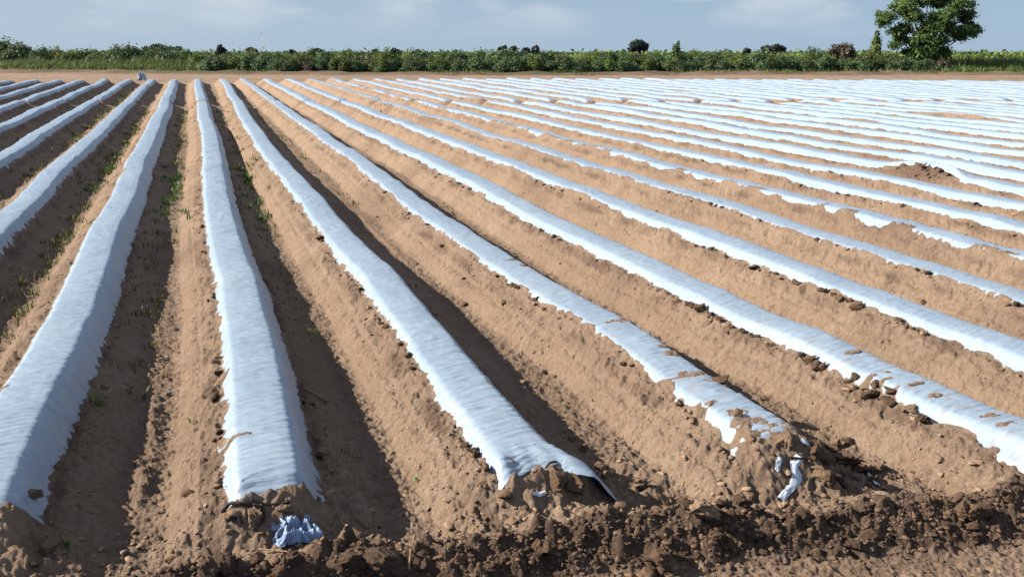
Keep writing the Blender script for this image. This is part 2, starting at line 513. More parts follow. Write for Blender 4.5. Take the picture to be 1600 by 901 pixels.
def clod_material(name, lo, hi):
    m, t, p = new_mat(name)
    co = t.nodes.new('ShaderNodeTexCoord').outputs['Object']
    n1 = noise(t, 9, 6, .62, co); n2 = noise(t, 90, 5, .65, co)
    t.links.new(ramp(t, [(.32, lo), (.68, hi)], n1.outputs['Fac']).outputs[0], p.inputs['Base Color'])
    p.inputs['Roughness'].default_value = .95; p.inputs['Specular IOR Level'].default_value = .15
    bump(t, p, [(n1.outputs['Fac'], .02, .7), (n2.outputs['Fac'], .006, .9)])
    return m
M_CLOD_DRY = clod_material('dry_clod', (.25, .16, .105), (.46, .31, .20))
M_CLOD_MID = clod_material('brown_clod', (.13, .078, .05), (.27, .17, .105))
M_CLOD_WET = clod_material('moist_clod', (.09, .058, .041), (.22, .146, .10))

def plastic_material(name, col, col2):
    m, t, p = new_mat(name)
    co = t.nodes.new('ShaderNodeTexCoord').outputs['Object']
    mp = t.nodes.new('ShaderNodeMapping'); mp.inputs['Scale'].default_value = (2.4, 13, 4)
    t.links.new(co, mp.inputs['Vector'])
    w = noise(t, 1.6, 5, .6, mp.outputs[0]); w2 = noise(t, 5.5, 4, .6, mp.outputs[0])
    d1 = noise(t, 1.1, 6, .65, co); d2 = noise(t, 7.5, 6, .7, co)
    c = mixc(t, ramp(t, [(.40, (0, 0, 0)), (.75, (1, 1, 1))], d1.outputs['Fac']).outputs[0], col, col2)
    dust = t.nodes.new('ShaderNodeMath'); dust.operation = 'MULTIPLY'
    t.links.new(ramp(t, [(.50, (0, 0, 0)), (.72, (.55, .55, .55))], d2.outputs['Fac']).outputs[0], dust.inputs[0])
    at_ = t.nodes.new('ShaderNodeAttribute'); at_.attribute_name = 'dust'
    t.links.new(at_.outputs['Fac'], dust.inputs[1])
    c = mixc(t, dust.outputs[0], c, (.42, .30, .20))
    t.links.new(c, p.inputs['Base Color'])
    p.inputs['Roughness'].default_value = .34
    p.inputs['Specular IOR Level'].default_value = .45
    bump(t, p, [(w.outputs['Fac'], .035, .5), (w2.outputs['Fac'], .012, .22)])
    return m
M_PLASTIC = plastic_material('white_mulch_film', (.335, .43, .535), (.40, .49, .58))
def plain(name, col, rough=.6, spec=.4, nscale=20, var=.25, bumpd=.003):
    m, t, p = new_mat(name)
    co = t.nodes.new('ShaderNodeTexCoord').outputs['Object']
    n = noise(t, nscale, 4, .6, co)
    lo = tuple(c * (1 - var) for c in col); hi = tuple(min(1, c * (1 + var)) for c in col)
    t.links.new(ramp(t, [(.3, lo), (.7, hi)], n.outputs['Fac']).outputs[0], p.inputs['Base Color'])
    p.inputs['Roughness'].default_value = rough; p.inputs['Specular IOR Level'].default_value = spec
    bump(t, p, [(n.outputs['Fac'], bumpd, .5)])
    return m
M_SCRAP = plain('white_scrap_film', (.70, .76, .84), .4, .45, 12, .1)
M_BLUE = plain('blue_scrap_film', (.27, .37, .56), .35, .5, 9, .3)
M_BLACK = plain('black_hose', (.018, .017, .017), .5, .4, 30, .3)
M_WIRE = plain('rusty_dark_wire', (.045, .03, .025), .6, .4, 60, .4)
M_STICK = plain('dry_stalk', (.30, .20, .11), .85, .2, 40, .4)
M_BARK = plain('bark', (.13, .10, .075), .9, .2, 6, .4, .02)
M_BIRD = plain('bird_plumage', (.22, .22, .23), .8, .2, 20, .3)

def leaf_material(name, stops, trans=.25):
    m, t, p = new_mat(name)
    a = t.nodes.new('ShaderNodeAttribute'); a.attribute_name = 'tone'
    oi = t.nodes.new('ShaderNodeObjectInfo')
    r = ramp(t, stops, a.outputs['Fac'])
    hv = t.nodes.new('ShaderNodeHueSaturation')
    mr = t.nodes.new('ShaderNodeMapRange'); mr.inputs['To Min'].default_value = .75; mr.inputs['To Max'].default_value = 1.3
    t.links.new(oi.outputs['Random'], mr.inputs['Value']); t.links.new(mr.outputs[0], hv.inputs['Value'])
    mr2 = t.nodes.new('ShaderNodeMapRange'); mr2.inputs['To Min'].default_value = .485; mr2.inputs['To Max'].default_value = .515
    t.links.new(oi.outputs['Random'], mr2.inputs['Value']); t.links.new(mr2.outputs[0], hv.inputs['Hue'])
    t.links.new(r.outputs[0], hv.inputs['Color'])
    t.links.new(hv.outputs[0], p.inputs['Base Color'])
    p.inputs['Roughness'].default_value = .55; p.inputs['Specular IOR Level'].default_value = .3
    tr = t.nodes.new('ShaderNodeBsdfTranslucent'); t.links.new(hv.outputs[0], tr.inputs['Color'])
    mx = t.nodes.new('ShaderNodeMixShader'); mx.inputs[0].default_value = trans
    out = t.nodes['Material Output']
    t.links.new(p.outputs[0], mx.inputs[1]); t.links.new(tr.outputs[0], mx.inputs[2]); t.links.new(mx.outputs[0], out.inputs[0])
    return m
M_LEAF = leaf_material('shrub_leaves', [(0, (0.059, 0.097, 0.026)), (0.5, (0.142, 0.195, 0.045)), (1, (0.282, 0.311, 0.091))])
M_DARKLEAF = leaf_material('dark_vine_leaves', [(0, (0.039, 0.079, 0.034)), (0.5, (0.103, 0.166, 0.065)), (1, (0.239, 0.288, 0.123))])
M_TREELEAF = leaf_material('tree_leaves', [(0, (0.045, 0.087, 0.032)), (0.5, (0.113, 0.182, 0.051)), (1, (0.243, 0.319, 0.087))])
M_FARLEAF = leaf_material('distant_tree_leaves', [(0, (.025, .042, .035)), (1, (.06, .085, .065))], .15)
M_DRYLEAF = leaf_material('dry_bush_leaves', [(0, (.09, .075, .055)), (1, (.17, .14, .10))], .2)
M_REED = leaf_material('tall_grass_blades', [(0, (0.079, 0.123, 0.026)), (0.6, (0.15, 0.202, 0.049)), (1, (0.246, 0.264, 0.106))], .3)
M_WEED = leaf_material('weed_blades', [(0, (0.068, 0.135, 0.027)), (0.5, (0.135, 0.203, 0.047)), (0.75, (0.297, 0.27, 0.095)), (1, (0.405, 0.311, 0.162))], .3)
M_SEED = leaf_material('seedling_leaves', [(0, (.12, .28, .04)), (1, (.20, .40, .07))], .3)

# ------------------------------------------------------------------ the ground, one continuous sheet cut into its kinds of surface
def build_ground():
    rs = [1.2]
    while rs[-1] < 4.0: rs.append(rs[-1] + .05)
    while rs[-1] < 84: rs.append(rs[-1] + min(max(.95 * rs[-1] ** 2 / 2688, .009), .115))
    while rs[-1] < 6000: rs.append(rs[-1] * 1.012)
    rs = np.array(rs)
    dth = 1.12 / 896
    core = np.arange(-rad(33.5), rad(33.5), dth)
    wing = np.arange(rad(33.5), rad(100), rad(.8))
    th = np.concatenate([-wing[::-1], core, wing])
    ang = rad(YAW) + th
    Rg, Ag = np.meshgrid(rs, ang, indexing='ij')
    X = (Rg * np.sin(Ag)).ravel(); Y = (Rg * np.cos(Ag)).ravel()
    Z = np.empty_like(X); keys = {}
    CH = 200000
    for k in range(0, len(X), CH):
        z, mk = terrain(X[k:k + CH], Y[k:k + CH])
        Z[k:k + CH] = z
        for n_, v in mk.items():
            keys.setdefault(n_, []).append(v)
    mk = {n_: np.concatenate(v) for n_, v in keys.items()}
    # moisture (turned earth is dark) and green cover, by place
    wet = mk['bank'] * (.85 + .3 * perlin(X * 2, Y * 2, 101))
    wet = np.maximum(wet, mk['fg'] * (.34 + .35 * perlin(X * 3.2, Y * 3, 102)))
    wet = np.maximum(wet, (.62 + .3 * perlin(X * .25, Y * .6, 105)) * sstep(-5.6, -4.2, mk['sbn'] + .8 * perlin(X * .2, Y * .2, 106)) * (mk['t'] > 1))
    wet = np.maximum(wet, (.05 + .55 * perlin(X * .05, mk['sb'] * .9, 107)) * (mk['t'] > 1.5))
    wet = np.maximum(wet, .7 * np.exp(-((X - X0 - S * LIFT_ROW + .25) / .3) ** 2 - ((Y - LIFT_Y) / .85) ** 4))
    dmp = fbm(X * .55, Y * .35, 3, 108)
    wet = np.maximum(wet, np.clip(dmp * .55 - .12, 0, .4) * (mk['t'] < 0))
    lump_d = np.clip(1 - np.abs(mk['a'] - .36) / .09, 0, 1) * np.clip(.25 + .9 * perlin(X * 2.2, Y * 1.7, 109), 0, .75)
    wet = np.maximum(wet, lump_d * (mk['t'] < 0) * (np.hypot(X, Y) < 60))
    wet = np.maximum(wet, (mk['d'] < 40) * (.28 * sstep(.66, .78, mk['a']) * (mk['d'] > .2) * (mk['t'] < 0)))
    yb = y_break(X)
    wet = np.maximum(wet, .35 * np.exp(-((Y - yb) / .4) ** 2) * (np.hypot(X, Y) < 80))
    green = sstep(-2.4, .0, mk['sb'] + 1.2 * perlin(X * .5, Y * .5, 103)) * (mk['t'] > 2)
    green = np.maximum(green, .55 * np.exp(-((mk['sbn'] + 3.0) / 1.2) ** 2) * (mk['t'] > 2) * np.clip(.45 + perlin(X * .12, Y * .12, 104) * 1.6, 0, 1))
    F = grid_faces(len(rs), len(ang))[:, ::-1]
    c = F[:, 0]
    reg = np.zeros(len(F), int)                                     # field
    reg[(mk['t'][c] > 1.0) & (mk['sb'][c] <= -2.2)] = 1                # track
    reg[(mk['t'][c] > 1.0) & (mk['sb'][c] > -2.2)] = 2                 # scrub land
    reg[(mk['bank'][c] > .5) & (mk['d'][c] < 2)] = 3                  # bank
    reg[(mk['d'][c] < -.3) & (reg == 0)] = 4                         # trodden ground
    V = np.stack([X, Y, Z], 1)
    for k, nm in enumerate(['field_soil', 'dirt_track', 'scrubland_ground', 'earth_bank', 'trodden_ground']):
        f = F[reg == k]
        ids, inv = np.unique(f.ravel(), return_inverse=True)
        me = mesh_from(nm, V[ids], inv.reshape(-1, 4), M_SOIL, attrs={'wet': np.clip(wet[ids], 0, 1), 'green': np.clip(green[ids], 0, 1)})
        tag(link(nm, me), kind='structure')
build_ground()

# ------------------------------------------------------------------ plastic strips
ORD = ['', 'first', 'second', 'third', 'fourth', 'fifth', 'sixth', 'seventh', 'eighth', 'ninth', 'tenth', 'eleventh', 'twelfth', 'thirteenth', 'fourteenth',
       'fifteenth', 'sixteenth', 'seventeenth', 'eighteenth', 'nineteenth', 'twentieth', 'twenty-first', 'twenty-second', 'twenty-third', 'twenty-fourth',
       'twenty-fifth', 'twenty-sixth', 'twenty-seventh', 'twenty-eighth', 'twenty-ninth', 'thirtieth', 'thirty-first', 'thirty-second', 'thirty-third',
       'thirty-fourth', 'thirty-fifth', 'thirty-sixth', 'thirty-seventh', 'thirty-eighth']
def strip(i, far):
    xi = X0 + S * i
    yb = float(row_break(i)[0]); yf = float(y_far(xi) + 0.5 * perlin(i * 1.7, 3.3, 4))
    y0, y1 = (yb + .12, yf + .35) if far else (float(y_near(i)), yb + .08)
    if y1 - y0 < 1: return None
    ys = [y0]
    while ys[-1] < y1:
        d = math.hypot(xi, ys[-1])
        ys.append(ys[-1] + min(max(.0027 * d, .014), .15))
    ys = np.array(ys)
    # keep what the photograph could see (a margin beyond the frame's edges)
    ang = np.degrees(np.arctan2(xi, ys)) - YAW
    keep = np.abs(ang) < 47
    ys = ys[keep]
    if len(ys) < 4: return None
    nv = 37 if math.hypot(xi, ys[0]) < 14 else 19
    v = np.linspace(-1, 1, nv)
    Vg, Yg = np.meshgrid(v, ys)
    ig = np.full(Vg.shape, i)
    u = Vg * 0.385
    a = np.abs(u)
    h = bed_h(i, Yg); e = ends(i, xi, Yg)
    z = prof(u, h) * e
    side = sstep(.14, .26, a)
    # pleats across the strip, stronger down the sides, and slack folds on top
    pl = perlin(u * 4 + i * 3, Yg * 9 + u * 6, 111) * .6 + perlin(u * 7, Yg * 21 + u * 9 + i, 112) * .55
    rdg = 1 - 2.2 * np.abs(perlin(u * .8 + i * 3, Yg * 6.0 + 1.2 * u, 110)); rdg2 = 1 - 2.2 * np.abs(perlin(u * 1.3 + i * 5, Yg * 13 - 2.5 * u, 109))
    fold = np.clip(.35 + 1.5 * perlin(Yg * .8 + i * 11, i * .7 + .5, 108), .1, 1.5)
    fold2 = np.clip(1.2 - fold * .6, .25, 1.0)
    soft = 1 - .85 * sstep(.20, .26, -u)
    z = z + (pl * (.004 + np.where(u > 0, .007, .014) * side) + (.0155 * fold * np.clip(rdg, 0, 1) ** 3 + .0115 * fold2 * np.clip(rdg2, 0, 1) ** 3)) * soft + .006 * perlin(u * 3 + 5, Yg * 2.6 + i * 5, 113)
    uu = u + np.sign(u) * side * (.010 * perlin(Yg * 11 + i * 7, u * 2, 114) + .006 * perlin(Yg * 27 + i, u * 3, 115))
    z = z - .10 * np.where(u < 0, sstep(.31, .37, a), sstep(.345, .385, a))
    x = row_x(ig, Yg) + uu
    yy = Yg + .02 * perlin(u * 5 + i, Yg * 1.5, 116)
    if far:
        endw = np.exp(-((Yg - y0) / .25)) + np.exp(-((y1 - Yg) / .4))
    else:
        endw = np.exp(-((y1 - Yg) / .22))
        # the near end flattens out and its skirt spreads over the soil
        w = np.exp(-((Yg - y0) / .22) ** 2)
        if i == 1:
            x = x + w * (u * np.where(u > 0, .72, .36) + .04); z = z - w * .12 * sstep(.16, .36, a)
            yy = yy - w * (.0 * np.clip(-u / .3, 0, 1) + .12 * np.clip(u / .3, 0, 1) + .0 - .09 * np.exp(-(u / .13) ** 2))
            z = z + w * .035 * perlin(u * 16, Yg * 3, 117)
        elif i == 0:
            x = x - w * u * .05; z = z + w * (.0 + .06 * sstep(.3, .36, a)); yy = yy + w * .10 * sstep(.24, .37, a)
            yy = yy + w * .06 * perlin(u * 6, .5, 118)
    z = z - .05 * np.clip(endw, 0, 1)
    if i == LIFT_ROW and not far:
        lw = np.exp(-((Yg - LIFT_Y) / .95) ** 4)
        un = (u + .37) / .74                                       # 0 at the left edge, 1 at the right
        x = x + lw * (1 - un) * .40
        z = z + lw * (1 - un) * .17 + lw * .05 * (1 - un) - lw * .02
        z = z + lw * .02 * perlin(u * 18, Yg * 1.2, 119)
    # slack, torn spots where the film hangs loose
    V = np.stack([x, yy, z + tilt_z(x, Yg)], -1).reshape(-1, 3)
    L, R_ = edge_u(i, Yg)
    edge = np.exp(-np.clip(np.where(u < 0, L, R_) - a, 0, 1) / .03)
    dust = np.clip(.30 + edge * .9 + (.6 if i in (2, 3) else .0) * np.exp(-(Yg - 5) / 4), 0, 1).ravel()
    me = mesh_from('plastic_strip', V, grid_faces(*Vg.shape), M_PLASTIC, attrs={'dust': dust})
    o = link('plastic_strip', me)
    g = 'far lengths of white plastic mulch' if far else 'near lengths of white plastic mulch'
    if not far:
        lab = {0: 'white plastic strip ending above the crumpled blue plastic wad, running almost straight away',
               1: 'white plastic strip with a flared near end weighted by soil and a dark wire',
               2: 'white plastic strip with brown soil patches on top and a torn, clod-covered near end',
               3: 'white plastic strip just right of the torn one, soil patches near its lower right end',
               -1: 'widest-looking white plastic strip, cut by the lower left corner, with a deep blue shaded side',
               6: 'mostly buried plastic strip showing only a thin line and separate white tongues on its bed',
               LIFT_ROW: 'white plastic strip blown up into an arch over a bare brown hump of soil'}.get(i)
        if lab is None:
            if i < -1: lab = '%s near plastic strip left of the one cut by the lower left corner' % ORD[-1 - i]
            elif i in (4, 5): lab = '%s near plastic strip right of the torn one with soil patches' % ORD[i - 2]
            elif i == 8: lab = 'second plastic strip behind the mostly buried one with separate white tongues'
            elif i == 7: lab = 'white plastic strip right behind the mostly buried one with separate white tongues'
            else: lab = '%s near plastic strip behind the one blown up into an arch' % ORD[i - LIFT_ROW]
    else:
        if i == -2: lab = 'far plastic strip beyond the cross furrow with a white scrap at its far end'
        elif i < -2: lab = '%s far plastic strip left of the one with a white scrap at its end' % ORD[-2 - i]
        else: lab = '%s far plastic strip right of the one with a white scrap at its end' % ORD[i + 2]
    return tag(o, lab, 'plastic strip', g)
for i in range(-11, 37):
    strip(i, False)
for i in range(-14, 37):
    strip(i, True)

# ------------------------------------------------------------------ clods
def ico(sub):
    import bmesh
    bm = bmesh.new(); bmesh.ops.create_icosphere(bm, subdivisions=sub, radius=1)
    V = np.array([v.co[:] for v in bm.verts]); F = np.array([[v.index for v in f.verts] for f in bm.faces])
    bm.free(); return V, F
ICO = {s: ico(s) for s in (1, 2, 3, 4, 5, 6)}
def clod_shape(sub, rng, lumpy=.22, cuts=7):
    V, F = ICO[sub]
    P = V.copy()
    for k in range(5):
        w = rng.normal(size=3) * (1.6 + 1.3 * k); ph = rng.uniform(0, 6.28)
        P = P * (1 + lumpy / (1 + k * .7) * np.sin(V @ w + ph)[:, None])
    for k in range(cuts):
        n = rng.normal(size=3); n /= np.linalg.norm(n); d = rng.uniform(.42, .85)
        q = P @ n - d
        P = P - np.clip(q, 0, None)[:, None] * n * .9
    if sub >= 4:                                                  # crumbly skin
        for k in range(10):
            w = rng.normal(size=3) * rng.uniform(6, 16); ph = rng.uniform(0, 6.28)
            P = P * (1 + .028 * np.sin(P @ w + ph)[:, None])
    P *= rng.uniform(.75, 1.2, 3) * np.array([1, 1, .78])
    return P, F
SMALL = [clod_shape(2, RNG, .3, 9) for _ in range(20)]
TINY = [clod_shape(1, RNG, .25, 3) for _ in range(14)]
def scatter_clods(name, pts, sizes, mat, shapes, label=None):
    B = Bag()
    z = ground_zs(pts[:, 0], pts[:, 1])
    for (x, y), zz, s in zip(pts, z, sizes):
        P, F = shapes[random.randrange(len(shapes))]
        a = random.uniform(0, 6.28); c, sn = math.cos(a), math.sin(a)
        Q = P * s * np.array([random.uniform(.6, 1.35), random.uniform(.6, 1.2), random.uniform(.5, 1.1)])
        Q = np.stack([Q[:, 0] * c - Q[:, 1] * sn + x, Q[:, 0] * sn + Q[:, 1] * c + y, Q[:, 2] + zz + s * .08], 1)
        B.add(Q, T=F)
    o = link(name, B.mesh(name, mat, smooth=False))
    return tag(o, label, 'soil crumbs', None, 'stuff')
def rnd_bank(n, lo=-.34, hi=.32):
    x = RNG.uniform(-3.5, 7.5, n); d = RNG.normal(-.12, .15, n); d = np.where(d > .1, -.3 * RNG.random(n), d); d = np.clip(d, lo, hi)
    return np.stack([x, bank_line(x) + d], 1)
scatter_clods('soil_crumbs', rnd_bank(9500), np.clip(RNG.lognormal(math.log(.0078), .55, 9500), .003, .03), M_CLOD_WET, SMALL, 'dark crumbs of turned earth covering the bank along the near end')
bp = rnd_bank(1800)
scatter_clods('soil_crumbs', bp, np.clip(RNG.lognormal(math.log(.012), .5, 1800), .005, .04), M_CLOD_MID, SMALL, 'browner drier crumbs mixed into the bank of turned earth')
# dry crumbs: at the ends of the beds, along the film and in the furrows
pts = []; sz = []
for _ in range(900):
    x = RNG.uniform(-1, 6.5); d = abs(RNG.normal(0, .42)) + .1
    pts.append((x, bank_line(x) + d)); sz.append(min(.05, RNG.lognormal(math.log(.013), .55)))
for i in range(-4, 9):
    for _ in range(260):
        y = 4.8 + RNG.exponential(7.0)
        if y > 42: continue
        sd = RNG.choice([-1, 1], p=[.7, .3] if i > 0 else [.5, .5])
        if perlin(y * .7, i * 3.3 + sd, 121) < -.25 and RNG.random() < .8: continue
        off = float(edge_u(np.array(i), np.array(y))[0 if sd < 0 else 1]) + .04 + abs(RNG.normal(0, .045)) if RNG.random() < .75 else RNG.uniform(.34, .8)
        pts.append((float(row_x(i, np.array(y))) + sd * off, y))
        sz.append(float(np.clip(RNG.lognormal(math.log(.014), .5), .006, .05)))
pts = np.array(pts); sz = np.array(sz)
h = RNG.random(len(pts)) < .55
scatter_clods('soil_crumbs', pts[h], sz[h], M_CLOD_DRY, SMALL, 'pale dry crumbs of soil lying along the plastic edges and furrows')
scatter_clods('soil_crumbs', pts[~h], sz[~h], M_CLOD_MID, SMALL, 'brown crumbs of soil lying along the plastic edges and bed ends')
fgx = RNG.uniform(-1, 7, 900); fgy = bank_line(fgx) - RNG.uniform(.3, 1.2, 900)
scatter_clods('soil_crumbs', np.stack([fgx, fgy], 1), np.clip(RNG.lognormal(math.log(.008), .5, 900), .004, .02), M_CLOD_MID, TINY, 'small crumbs strewn over the trodden ground at the lower right')

fx = RNG.uniform(-3.2, 8.5, 16000); fy = 4.6 + RNG.exponential(3.2, 16000)
i_, u_ = field_parts(fx, fy)
k_ = (np.abs(u_) > .34) & (fy > bank_line(fx)) & (fy < 20)
fx, fy = fx[k_], fy[k_]
scatter_clods('soil_crumbs', np.stack([fx, fy], 1), np.clip(RNG.lognormal(math.log(.0065), .45, len(fx)), .003, .02), M_CLOD_DRY, TINY, 'fine crumbs strewn over the bare slopes and furrows of the near field')

BIG = [mesh_from('soil_clod', *(lambda pf: (pf[0], pf[1]))(clod_shape(5, RNG, .24, 8)), M_CLOD_DRY) for _ in range(5)]
BIGM = [mesh_from('soil_clod', *(lambda pf: (pf[0], pf[1]))(clod_shape(5, RNG, .24, 8)), M_CLOD_MID) for _ in range(5)]
BIGW = [mesh_from('soil_clod', *(lambda pf: (pf[0], pf[1]))(clod_shape(5, RNG, .24, 8)), M_CLOD_WET) for _ in range(5)]
def clod(px, py, size, label, kind='dry', group=None, z=0., flat=1.0):
    x, y = on_ground(px, py)
    me = {'dry': BIG, 'mid': BIGM, 'wet': BIGW}[kind][random.randrange(5)]
    o = link('soil_clod', me, None, (x, y, ground_z(x, y) + size * .35), (random.uniform(-.4, .4), random.uniform(-.4, .4), random.uniform(0, 6.28)), (size, size, size * flat))
    return tag(o, label, 'clod', group)
clod(1097, 808, .155, 'largest angular brown clod on the bank, sunlit top and dark front', 'dry', None, .12, .72)
clod(1125, 597, .06, 'blocky brown clod sitting on the soil patch of the torn plastic strip', 'mid', None, .4)
clod(1152, 648, .05, 'tan clod on the torn plastic strip, left of a cluster of clods', 'dry', None, .4)
clod(1172, 690, .045, 'small tan clod at the ragged near edge of the torn plastic strip', 'dry', None, .3)
clod(1365, 602, .055, 'upright brown clod leaning on the left edge of the strip beyond the torn one', 'mid', None, .35)
clod(1335, 590, .05, 'rounded dark clod at the plastic edge beside the upright brown clod', 'wet', None, .3)
clod(1390, 612, .045, 'grey-brown clod at the plastic edge just below the upright brown clod', 'mid', None, .32)
clod(1420, 640, .06, 'broad brown clod on the soil slope below the upright brown clod', 'dry', None, .3, .7)
clod(1440, 655, .05, 'dark clod on the soil slope beside a broad brown one', 'wet', None, .28)
clod(893, 683, .042, 'pale flat stone-like clod in the shade right of the flared strip', 'dry', None, .05, .7)
clod(912, 700, .045, 'upright pale clod in the shade right of the flared strip', 'dry', None, .05, 1.1)
clod(936, 728, .05, 'pale clod right of the flared strip end, nearest to the dark wire', 'dry', None, .06)
clod(945, 742, .04, 'pale clod touching the blue shaded tip of the flared strip', 'dry', None, .06)
clod(870, 755, .085, 'large brown clod weighing down the flared end of the plastic strip', 'mid', None, .18)
clod(900, 762, .07, 'brown clod right of the largest one on the flared strip end', 'mid', None, .15)
clod(820, 600, .045, 'tan clod in the furrow shade halfway along the flared strip', 'dry', None, .05)
clod(715, 370, .06, 'dark clod on the left edge of the torn strip near its soil patches', 'wet', None, .3)
clod(690, 385, .045, 'dark reddish clod on the slope left of the torn plastic strip', 'wet', None, .2, .8)
clod(787, 473, .045, 'small upright brown clod midway on the slope left of the torn strip', 'mid', None, .1)
clod(122, 668, .045, 'pale clod lying in the dark furrow right of the corner strip', 'dry', None, .02, .7)
clod(95, 730, .05, 'tan clod pressed on the shaded edge of the corner strip', 'dry', None, .1, .7)
clod(50, 778, .08, 'tan clod at the near end of the corner strip', 'dry', None, .12, .7)
clod(400, 812, .075, 'dry clod between the black hoses at the near end of the straight strip', 'dry', None, .14)
clod(448, 800, .05, 'yellowish clod at the right corner of the straight strip end', 'dry', None, .12)
clod(505, 712, .06, 'sunlit tan lump in the furrow right of the straight strip', 'dry', None, .03, .6)
clod(1225, 690, .08, 'tan clod at the top of the heap behind the knotted white scrap', 'dry', None, .2)
clod(1310, 720, .075, 'brown clod in the heap right of the knotted white scrap', 'mid', None, .2)
clod(1270, 700, .07, 'round brown clod on the heap above the knotted white scrap', 'mid', None, .22)
clod(1345, 735, .06, 'brown clod in the heap beside the loose white strip', 'mid', None, .18)
clod(1515, 805, .06, 'pointed brown clod standing at the front of the bank, far right', 'mid', None, .05, 1.5)
clod(1500, 800, .075, 'rough lumpy clod left of the pointed one on the bank', 'mid', None, .05)
clod(1440, 475, .05, 'dark clod on the edge of the second strip right of the torn one', 'wet', None, .3)
clod(845, 860, .075, 'wedge-shaped tan clod in the middle of the dark bank front', 'mid', None, .06, 1.1)
clod(560, 880, .09, 'rounded brown clod at the bottom edge left of the bank middle', 'wet', None, .1)
clod(610, 885, .10, 'rounded brown clod at the bottom edge just below the blue wad and to its right', 'wet', None, .1)
clod(1030, 880, .10, 'tall brown clod at the lower bank edge beneath the largest angular one', 'mid', None, .03)
clod(1000, 760, .06, 'tan clod at the foot of the furrow right of the flared strip', 'dry', None, .05)
n = 0
while n < 90:
    x = RNG.uniform(-2.2, 6.2); y = bank_line(x) + float(np.clip(RNG.normal(-.12, .13), -.33, .08))
    s = float(np.clip(RNG.lognormal(math.log(.05), .38), .03, .10))
    kd = BIGW if RNG.random() < .7 else BIGM
    o = link('soil_clod', kd[random.randrange(5)], None, (x, y, ground_z(x, y) + s * .3), (random.uniform(-.5, .5), random.uniform(-.5, .5), random.uniform(0, 6.28)), (s, s * RNG.uniform(.7, 1.1), s * RNG.uniform(.6, 1)))
    tag(o, 'fist-sized dark clod among many on the bank of turned earth', 'clod', 'clods on the bank of turned earth')
    n += 1
for _ in range(60):
    x = RNG.uniform(-2.6, -.6); y = bank_line(x) + RNG.uniform(.1, 1.5)
    i_, u_ = field_parts(np.array(x), np.array(y))
    if abs(float(u_)) > .5 or y > float(y_near(i_)) - .02: continue
    s = float(np.clip(RNG.lognormal(math.log(.035), .4), .02, .075))
    o = link('soil_clod', BIG[random.randrange(5)], None, (x, y, ground_z(x, y) + s * .2), (random.uniform(-.5, .5), random.uniform(-.5, .5), random.uniform(0, 6.28)), (s, s, s * RNG.uniform(.6, 1)))
    tag(o, 'pale dry clod in the clod heap before the end of the corner strip', 'clod', 'clods before the corner strip')
for _ in range(60):
    qx, qy = RNG.normal(1285, 45), RNG.normal(718, 24)
    if qx < 1268 and qy > 695: continue                              # leaves the twisted scrap in the open
    x, y = on_ground(qx, qy)
    s = float(np.clip(RNG.lognormal(math.log(.04), .4), .02, .08))
    o = link('soil_clod', (BIG if RNG.random() < .5 else BIGM)[random.randrange(5)], None, (x, y, ground_z(x, y) + s * .35), (random.uniform(-.5, .5), random.uniform(-.5, .5), random.uniform(0, 6.28)), (s, s * RNG.uniform(.7, 1.1), s * RNG.uniform(.6, 1)))
    tag(o, 'brown clod in the heap at the torn strip end, around the twisted white scrap', 'clod', 'clods in the heap at the torn strip end')
for _ in range(22):
    x = X0 + S * LIFT_ROW - RNG.uniform(.05, .36); y = LIFT_Y + RNG.uniform(-.75, .75)
    s = float(np.clip(RNG.lognormal(math.log(.055), .35), .03, .10))
    o = link('soil_clod', BIGM[random.randrange(5)], None, (x, y, ground_z(x, y) + s * .1), (random.uniform(-.5, .5), random.uniform(-.5, .5), random.uniform(0, 6.28)), (s, s * RNG.uniform(.7, 1.1), s * RNG.uniform(.6, 1)))
    tag(o, 'brown clod on the bare hump under the blown-up plastic arch', 'clod', 'clods on the hump under the arch')
# larger clods lined up along the plastic edges
n = 0
while n < 170:
    i = int(RNG.choice([0, 1, 2, 3, 4, 5, 7, 8], p=[.05, .12, .11, .25, .23, .08, .08, .08]))
    y = 5.2 + RNG.exponential(6.0)
    if y > 26 or perlin(y * .6, i * 4.4, 131) < -.1: continue
    s = float(np.clip(RNG.lognormal(math.log(.034), .3), .024, .06))
    x = float(row_x(i, np.array(y))) - float(edge_u(np.array(i), np.array(y))[0]) - .035 - abs(RNG.normal(0, .022))
    kd = BIGW if RNG.random() < .35 else BIGM
    o = link('soil_clod', kd[random.randrange(5)], None, (x, y, ground_z(x, y) + s * .35), (random.uniform(-.5, .5), random.uniform(-.5, .5), random.uniform(0, 6.28)), (s, s, s * RNG.uniform(.7, 1.1)))
    tag(o, 'brown clod in the line of clods holding down a plastic edge', 'clod', 'clods along the plastic edges')
    n += 1

